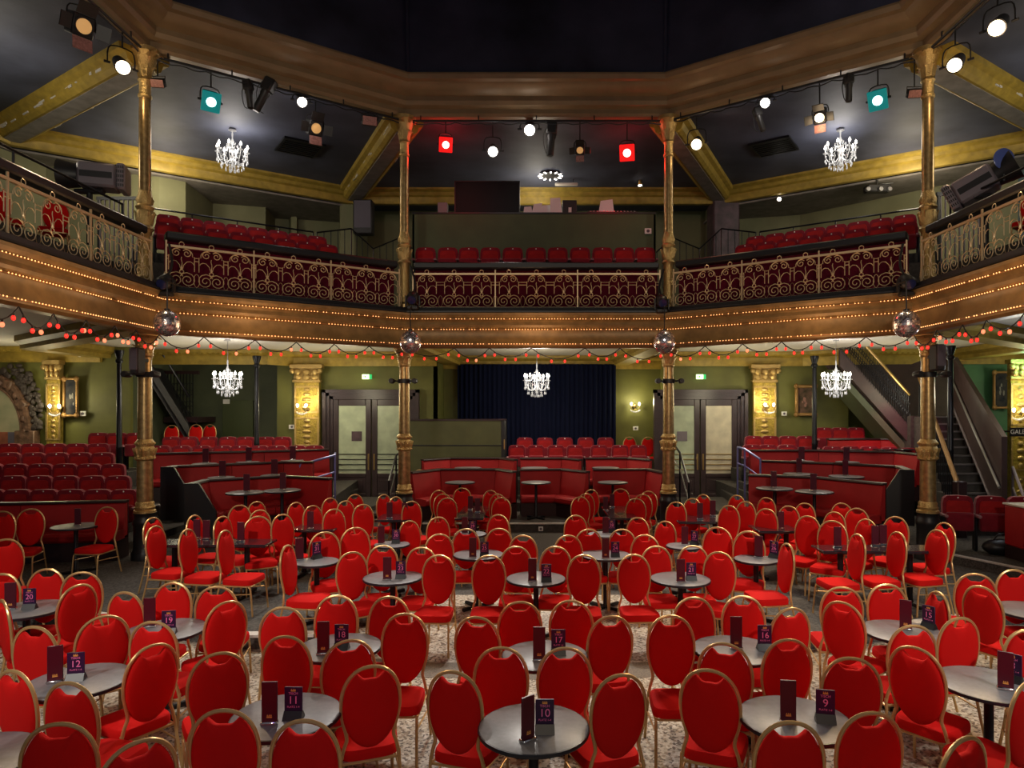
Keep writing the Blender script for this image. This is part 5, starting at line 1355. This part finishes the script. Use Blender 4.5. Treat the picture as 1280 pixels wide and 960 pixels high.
painting(80,472,99,521,19.05,'tall gilt framed dark painting at the far left','canvasdark',4); painting(993,481,1020,520,20.85,'wide gilt framed painting with pinkish figures behind the right booths','canvaspink',5)
painting(1240,464,1261,511,19.8,'tall gilt framed dark painting right of the staircase','canvasdark',4)
# carved arch at the far left
Ya = 18.95; cxa = (-8-CX)*Ya/F; cza = EYE-(540-CY)*Ya/F; Ro = (52+8)*Ya/F-.25
t = thing('carved_arch', 'great carved brown arch with a mottled mural at the far left', 'arch', (cxa, Ya, cza), 0)
def half(r0, r1, y0, y1, mb, n=26, a0=0, a1=PI):
    vs = []
    for k in range(n+1):
        a = a0+(a1-a0)*k/n; c, s = math.cos(a), math.sin(a)*1.5
        vs += [(r0*c,y0,r0*s),(r1*c,y0,r1*s),(r1*c,y1,r1*s),(r0*c,y1,r0*s)]
    fs = []
    for k in range(n):
        b = k*4
        for j in range(4): fs.append((b+j, b+4+j, b+4+(j+1) % 4, b+(j+1) % 4))
    mb.add(vs, fs)
m1 = MB(); half(Ro*.80,Ro*.92,-.10,.1,m1); half(Ro*.92,Ro*1.0,-.16,.1,m1); half(Ro*.76,Ro*.80,-.14,.1,m1); m1.build('archivolt', M['arch'], t)
m2 = MB()
for k in range(13):
    a = PI*k/12; c, s = math.cos(a)*Ro*.87, math.sin(a)*1.5*Ro*.87; m2.ball((c,-.10,s), .11, .07, .11, 8, 5)
m2.build('rosettes', M['arch'], t)
for k in (2,4,6,8,10):
    a = PI*k/12; c, s = math.cos(a)*Ro*.93, math.sin(a)*1.5*Ro*.93
    MB().box(-.13,.13,-.20,.05,-.12,.12,.03,Matrix.Translation((c,0,s)) @ Matrix.Rotation(-math.atan2(s,c),4,'Y')).build('carved_block', M['arch'], t)
m3 = MB(); N = 24; m3.slab([(Ro*.77*math.cos(PI*k/N), Ro*.77*1.5*math.sin(PI*k/N)) for k in range(N+1)], .02, .06); m3.build('mural', M['mural'], t, smooth=False)
m4 = MB(); m4.box(-Ro*.77,Ro*.77,-.02,.1,-1.0,0); m4.build('wainscot', M['terracotta'], t, smooth=False)
m5 = MB(); m5.slab([(Ro*.42,.0),(Ro*.42,-.35),(Ro*.50,-.6),(Ro*.58,-.35),(Ro*.58,0)], -.08, -.02); m5.build('shield', M['grille'], t, smooth=False)
for s in (-1,1): MB().box(s*Ro*.88-.28,s*Ro*.88+.28,-.16,.1,-1.2,.04,.02).build('impost', M['arch'], t)
m6 = MB(); rr = random.Random(9)
for k in range(110):
    a = rr.uniform(.05,1.35); r = Ro*rr.uniform(1.02,1.35); x, z = r*math.cos(a), r*1.5*math.sin(a)
    if z < 4.3-cza-.1 and x < Ro*1.22: m6.ball((x,-.02,z), rr.uniform(.05,.11), .06, rr.uniform(.05,.11), 7, 5)
m6.build('carved_foliage', mat('dark_carved_foliage',(.035,.026,.022),.6), t)

# ------------------------------------------------------------------ right staircase
t = thing('staircase', 'dark staircase rising to the balcony behind the rightmost column', 'staircase', (0,0,0), 0)
n = 13; A = Vector(((1223-CX)*13.9/F, 13.9, .34)); B = Vector(((1170-CX)*18.6/F, 18.6, 2.75))
tr = MB(); ns = MB(); hw = .46
for k in range(n):
    u = k/n; p = A+(B-A)*u; rise = (B.z-A.z)/n; run = (B.y-A.y)/n
    tr.box(p.x-hw,p.x+hw,p.y,p.y+run+.02,A.z-.05,p.z+rise); ns.box(p.x-hw,p.x+hw,p.y-.035,p.y+.045,p.z+rise-.02,p.z+rise+.02)
tr.build('treads', M['step'], t, smooth=False); ns.build('nosings', M['silver'], t, smooth=False)
b2 = MB(); b2.box(B.x-.7,B.x+.75,B.y,B.y+1.1,A.z,B.z+.02); b2.build('landing', M['step'], t, smooth=False)
# panelled wall string on the right of the flight, sloping top
xr = hw+.02
vs = []
for xx in (xr, xr+.12):
    for P, lo, hi in ((A,-.3,2.05),(B,-1.2,1.65)): vs += [(P.x+xx,P.y,P.z+lo),(P.x+xx,P.y,P.z+hi)]
MB().add(vs, [(0,2,3,1),(4,5,7,6),(1,3,7,5),(0,4,6,2),(0,1,5,4),(2,6,7,3)]).build('panelled_side', M['brownwall'], t, smooth=False)
MB().tube([(A.x+xr-.05,A.y,A.z+1.0),(B.x+xr-.05,B.y,B.z+1.05)], .03, 8).build('wall_handrail', M['silver'], t)
MB().tube([(A.x+xr-.02,A.y,A.z+.25),(B.x+xr-.02,B.y,B.z+.30)], .03, 6).build('skirting', M['lampgrey'], t)
lx = -hw-.02
MB().tube([(A.x+lx,A.y-.1,A.z+1.05),(B.x+lx,B.y,B.z+1.15)], .05, 8).build('handrail', M['frame'], t)
MB().box(A.x+lx-.10,A.x+lx+.10,A.y-.25,A.y-.05,0,A.z+1.15,.02).build('newel_post', M['bdark'], t)
for k in range(22):
    u = (k+.5)/22; p = A+(B-A)*u; MB().tube([(p.x+lx,p.y,p.z+.05),(p.x+lx,p.y,p.z+1.08)], .016, 5).build('baluster', M['blackmet'], t)
# upper flight rising to the left
C0 = Vector((B.x-.65, 18.75, 2.35)); C1 = Vector(((1050-CX)*19.4/F, 19.4, 4.55))
def sheet(name, P, Q, lo0, hi0, lo1, hi1, m, th=.1):
    v = [(P.x,P.y,P.z+lo0),(Q.x,Q.y,Q.z+lo1),(Q.x,Q.y,Q.z+hi1),(P.x,P.y,P.z+hi0)]; v += [(x,y+th,z) for x,y,z in v]
    return MB().add(v, [(0,3,2,1),(4,5,6,7),(0,1,5,4),(1,2,6,5),(2,3,7,6),(3,0,4,7)]).build(name, m, t, smooth=False)
sheet('string_board', C0, C1, -.35,.15,-.35,.18, M['brownwall'])
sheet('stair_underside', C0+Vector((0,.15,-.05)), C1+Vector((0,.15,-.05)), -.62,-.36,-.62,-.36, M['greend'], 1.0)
MB().tube([(C0.x,C0.y-.02,C0.z+1.0),(C1.x,C1.y-.02,C1.z+1.05)], .04, 8).build('upper_handrail', M['brass'], t)
bl = MB()
for k in range(34):
    u = (k+.5)/34; p = C0+(C1-C0)*u; x, y, z = p.x, p.y, p.z
    bl.tube([(x,y,z+.1),(x,y,z+1.0)], .010, 4); bl.tube([(x+.05*math.cos(q*PI/4),y,z+.45+.09*math.sin(q*PI/4)) for q in range(8)], .010, 4, closed=True)
    bl.tube([(x+.04*math.cos(q*PI/4),y,z+.75+.06*math.sin(q*PI/4)) for q in range(8)], .009, 4, closed=True)
bl.build('scroll_balustrade', M['blackmet'], t)
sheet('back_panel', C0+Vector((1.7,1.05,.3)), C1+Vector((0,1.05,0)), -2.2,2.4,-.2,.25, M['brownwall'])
# left staircase, in the shadow behind the leftmost column
t = thing('staircase', 'shadowed staircase behind the leftmost gilded column', 'staircase', (0,0,0), 0)
D0 = Vector(((236-CX)*20.6/F, 20.6, 2.35)); D1 = Vector(((178-CX)*19.6/F, 19.6, 4.55))
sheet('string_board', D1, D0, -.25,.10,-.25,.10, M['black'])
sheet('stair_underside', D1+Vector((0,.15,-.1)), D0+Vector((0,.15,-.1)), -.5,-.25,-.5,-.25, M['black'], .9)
MB().tube([(D1.x,D1.y,D1.z+1),(D0.x,D0.y,D0.z+1)], .04, 8).build('handrail', M['blackmet'], t)
E0 = Vector(((211-CX)*20.9/F, 20.9, 0)); E1 = Vector(((242-CX)*20.9/F, 20.9, 0))
g = MB()
for k in range(9):
    x = E0.x+(E1.x-E0.x)*k/8; g.tube([(x,20.85,2.75),(x,20.85,4.05)], .016, 5)
    if k < 8:
        for q in range(3): g.tube([(x+.05+.05*math.cos(j*PI/4),20.85,2.95+.35*q+.12*math.sin(j*PI/4)) for j in range(8)], .012, 4, closed=True)
g.build('landing_balustrade', M['blackmet'], t)
MB().box(E0.x-.1,E1.x+.2,20.8,20.9,4.05,4.15).build('landing_rail', M['bdark'], t, smooth=False); MB().box(E0.x-.1,E1.x+.2,20.8,21.9,2.55,2.72).build('landing', M['bdark'], t, smooth=False)

# sign and railings at the right edge, step rails at the doors
p = W(1276,540,16.6); t = thing('direction_sign', 'black sign with white lettering at the right edge', 'sign', p, 0)
MB().box(-.26,.30,0,.03,-.11,.11,.006).build('board', M['black'], t); mb = MB(); letters(mb, 'GALERIE', .15, .02, -.003, 0); mb.build('lettering', M['white'], t, smooth=False)
MB().box(-.02,.02,.03,2.3,-.02,.02).build('bracket', M['black'], t, smooth=False)
def step_rail(nm, pts, m, zb):
    c = pts[0]; t = thing('step_railing', nm, 'railing', (c[0],c[1],zb), 0, 'railings of the door steps')
    q = [Vector((p[0]-c[0],p[1]-c[1],p[2]-zb)) for p in pts]
    MB().tube(q, .028, 8).build('top_rail', m, t); MB().tube([v-Vector((0,0,.42)) for v in q], .02, 6).build('middle_rail', m, t)
    for v in q: MB().tube([v,(v.x,v.y,0)], .024, 6).build('post', m, t)
M['violetrail'] = mat('blue_violet_lit_steel', (.22,.24,.60), .3, .6)
step_rail('steel railing at the right end of the left booths', [(*G(392,577,1.62)[:1],16.2,1.62),((411-CX)*16.4/F,16.9,1.80),((416-CX)*17.6/F,17.8,1.80)], M['violetrail'], .55)
step_rail('black railing of the steps before the left doors', [((484-CX)*16.2/F,16.4,1.2),((489-CX)*17/F,17.6,1.75),((500-CX)*18/F,18.6,1.85)], M['blackmet'], .18)
step_rail('black railing of the steps before the right doors', [((861-CX)*16.0/F,16.0,1.2),((852-CX)*17/F,17.2,1.85),((846-CX)*18/F,18.4,2.0)], M['blackmet'], .18)
step_rail('steel railing at the left end of the right booths', [((947-CX)*16.4/F,16.2,1.75),((931-CX)*17.0/F,17.0,1.95),((922-CX)*17.8/F,17.8,1.95)], M['violetrail'], .55)
step_rail('pale handrail at the foot of the staircase by the sign', [((1262-CX)*13.4/F,13.0,1.25),((1266-CX)*14/F,14.0,1.75)], M['lampgrey'], .34)
# steps to the doors
for px0, px1 in ((412,500),(850,925)):
    for k in range(3):
        Y = 16.6+.45*k; struct(MB().box((px0-CX)*Y/F,(px1-CX)*Y/F,Y,20.9,.0,.12+.06*k).build('floor_step', M['step'], smooth=False))
# little emergency floor lamps and wall spots
for px, py, Y, nm in ((99,443,18.6,'small lit spot in the cove at the far left'),(974,249,19.6,'small lit spot under the upper right moulding'),(1268,221,12.9,'small lit spot on the upper right wall')):
    p = W(px,py,Y); t = thing('wall_spot', nm, 'spotlight', p, 0)
    MB().lathe([(.06,.0),(.07,.03),(.05,.10)], 12, axis='y').build('can', M['white'], t); MB().lathe([(0,-.012),(.055,-.008),(.055,.004)], 12, axis='y').build('bulb', M['bulb'], t)
# red bench end at the right edge
t = thing('bench_end', 'dark red bench end with pale top at the right edge', 'bench', ((1292-CX)*11.4/F, 11.4, .345), 0)
MB().box(-.16,.4,0,.5,.22,.93,.03).build('upholstery', M['booth'], t); MB().box(-.17,.42,-.01,.52,.93,.96,.005).build('cap_rail', M['soffit'], t); MB().box(-.14,.38,.02,.5,0,.22).build('plinth', M['bdark'], t, smooth=False)
t = thing('dark_bag', 'black bag on the floor under the near right theatre seats', 'bag', ((1252-CX)*12.1/F, 12.1, .345), 0)
MB().ball((0,0,.13), .34, .2, .15, 14, 8).build('body', M['black'], t); MB().tube(smooth_path([(-.15,0,.25),(-.08,0,.36),(.08,0,.36),(.15,0,.25)],2), .016, 6).build('strap', M['black'], t)
# ------------------------------------------------------------------ light
w = bpy.data.worlds.new('hall_ambience'); SC.world = w; w.use_nodes = True
bg = w.node_tree.nodes['Background']; bg.inputs[0].default_value = (.75,.78,.90,1); bg.inputs[1].default_value = .13
EXPO = 0.0
def L(kind, loc, power, col, size=.5, aim=None, spot=None, blend=.5):
    d = bpy.data.lights.new('lamp_light', kind); d.energy = power; d.color = col
    if kind == 'AREA': d.shape = 'DISK'; d.size = size
    else: d.shadow_soft_size = size
    if spot: d.spot_size = math.radians(spot); d.spot_blend = blend
    o = bpy.data.objects.new('lamp_light', d); COL.objects.link(o); o.location = loc
    if aim is not None: o.rotation_euler = (Vector(aim)-Vector(loc)).to_track_quat('-Z','Y').to_euler()
    return o
WARM = (1,.80,.58); WHITE = (1,.93,.84)
# spots of the stage rig above and behind the viewer
L('SPOT', (-6.0,-1.0,8.0), 2300, WHITE, .2, (-4.6,7.6,.5), 34, .55)
L('SPOT', (6.0,-1.0,8.0), 2300, WHITE, .2, (4.6,7.6,.5), 34, .55)
L('SPOT', (0,-3,8.5), 500, WARM, .4, (0,9,.5), 60, .8)
L('SPOT', (-1.5,-2.5,8.5), 330, (1,.88,.70), .4, (-2,15,4.0), 50, .8)
L('SPOT', (1.5,-2.5,8.5), 330, (1,.88,.70), .4, (2,15,4.0), 50, .8)
L('SPOT', (-3,-2,6), 1150, (1,.88,.70), .4, (-7.5,14.5,5.6), 48, .7)
L('SPOT', (3,-2,6), 1150, (1,.88,.70), .4, (7.5,14.5,5.6), 48, .7)
for sx in (-1,1): L('POINT', (sx*10.2,12.2,8.3), 70, (1,.90,.72), .3)  # added points with no fixture, they brighten the side ceiling beams
# the lit lamps of the bars, thrown into the hall
def at_lamp(px, py, e, pw, col, aim, ang=50, bl=.7, glow=6):
    x, y = onbay(px, e); z = EYE-(py-CY)*y/F; p = Vector((x,y,z)); d = (Vector(aim)-p).normalized()
    L('SPOT', tuple(p+d*.3), pw, col, .12, aim, ang, bl)
    if glow: L('POINT', tuple(p+d*.28), glow, col, .08)
at_lamp(662,161,.02, 1500, WHITE, (0,7.5,0), 55)
at_lamp(616,188,-.15, 900, WHITE, (-.5,9.5,0), 60)
at_lamp(377,126,-.05, 1000, WHITE, (-2.5,8.5,0), 60)
at_lamp(957,127,-.05, 1000, WHITE, (2.5,8.5,0), 60)
at_lamp(871,179,-.2, 800, (1,.72,.42), (2,9,0), 60)
at_lamp(152,82,-.05, 800, (1,.72,.42), (-3.5,7,0), 60, glow=14)
at_lamp(1195,79,-.05, 800, (1,.72,.42), (3.5,7,0), 60, glow=14)
at_lamp(1248,32,-.2, 500, (1,.72,.42), (4.5,6,0), 60, glow=10)
at_lamp(1025,146,-.15, 500, (1,.72,.42), (3,8,0), 60, glow=5)
for p in CHS: L('POINT', (p.x,p.y,p.z+.1), 60 if p.z > 7 else 75, WHITE, .3)
for p in SCN: L('POINT', (p.x,p.y-.30,p.z+.12), 32, (1,.86,.50), .08)
# unseen spots added under the balcony to brighten the lower tiers
for x, y in ((-9.2,14.4),(-6.2,17.6),(-2.0,18.3),(0.2,20.6),(2.2,18.3),(6.2,17.6),(9.2,14.4),(-12.5,15.5),(12.0,15.0)):
    L('SPOT', (x,y,4.66), 150, WARM, .15, (x*.97,y-.8,0), 130, .8)
# points added without fixtures to brighten the coves and the soffit
for x, y in ((-9.5,18.0),(-14,17.2),(-5.5,19.2),(0,20.0),(5.5,19.2),(9.5,18.0),(14,18.0)): L('POINT', (x,y,3.4), 45, (1,.90,.62), .35)
# fill points added to brighten the gallery and the wall behind the desk
for x, y in ((-9.5,17.0),(9.5,17.0)): L('POINT', (x,y,8.6), 90, (1,.86,.62), .3)
L('POINT', (0,19.2,9.0), 30, (1,.9,.72), .3)
L('POINT', (0,20.2,8.3), 30, (1,.92,.75), .3)
# coloured lamps
L('SPOT', (-.8,.6,6.5), 70, (.30,.04,1), .1, (-1.75,4.15,.8), 17, .6)
L('SPOT', (-12.2,15.2,4.5), 110, WARM, .1, (-15.2,19,2.8), 60, .8)  # unseen spot added to brighten the carved arch
L('POINT', (9.3,13.0,3.3), 26, (.85,.92,1), .2)  # added point without a fixture, brings out the stair nosings
p = onbay(263,-.02); 
for px, py, c, pw in ((557,180,(1,.03,.03),25),(784,190,(1,.03,.03),25)):
    x, y = onbay(px,-.3); L('POINT', (x,y+.1,EYE-(py-CY)*y/F-.1), pw, c, .15)
L('SPOT', (8.6,14.6,4.5), 300, (1,.02,.28), .1, (10.2,19.0,1.8), 30, .5)
L('SPOT', (-10.5,15.0,4.5), 220, (.45,.05,1), .1, (-9.4,18.6,1.7), 40, .5)
L('POINT', (13.4,18.2,4.1), 22, (.35,1,.5), .2)
# the garlands and rope lights warm the balcony front
for x, y in ((-5.2,12.6),(0,14.0),(5.2,12.6),(-6.0,9.5),(6.0,9.5)): L('POINT', (x,y,4.3), 38 if x == 0 else 26, (1,.62,.34), .5)
# ------------------------------------------------------------------ camera and view
cam = bpy.data.cameras.new('camera'); co = bpy.data.objects.new('camera', cam); COL.objects.link(co)
co.location = (0, 0, EYE); co.rotation_euler = (PI/2, 0, 0)
cam.sensor_width = 36; cam.lens = F/1280*36; cam.shift_x = -(CX-640)/1280; cam.shift_y = (CY-480)/1280
cam.clip_start = .05; cam.clip_end = 200
SC.camera = co
vs_ = SC.view_settings
SC.display_settings.display_device = 'sRGB'
vs_.view_transform = 'Standard'; vs_.look = 'None'; vs_.exposure = EXPO; vs_.gamma = 1; vs_.use_curve_mapping = False
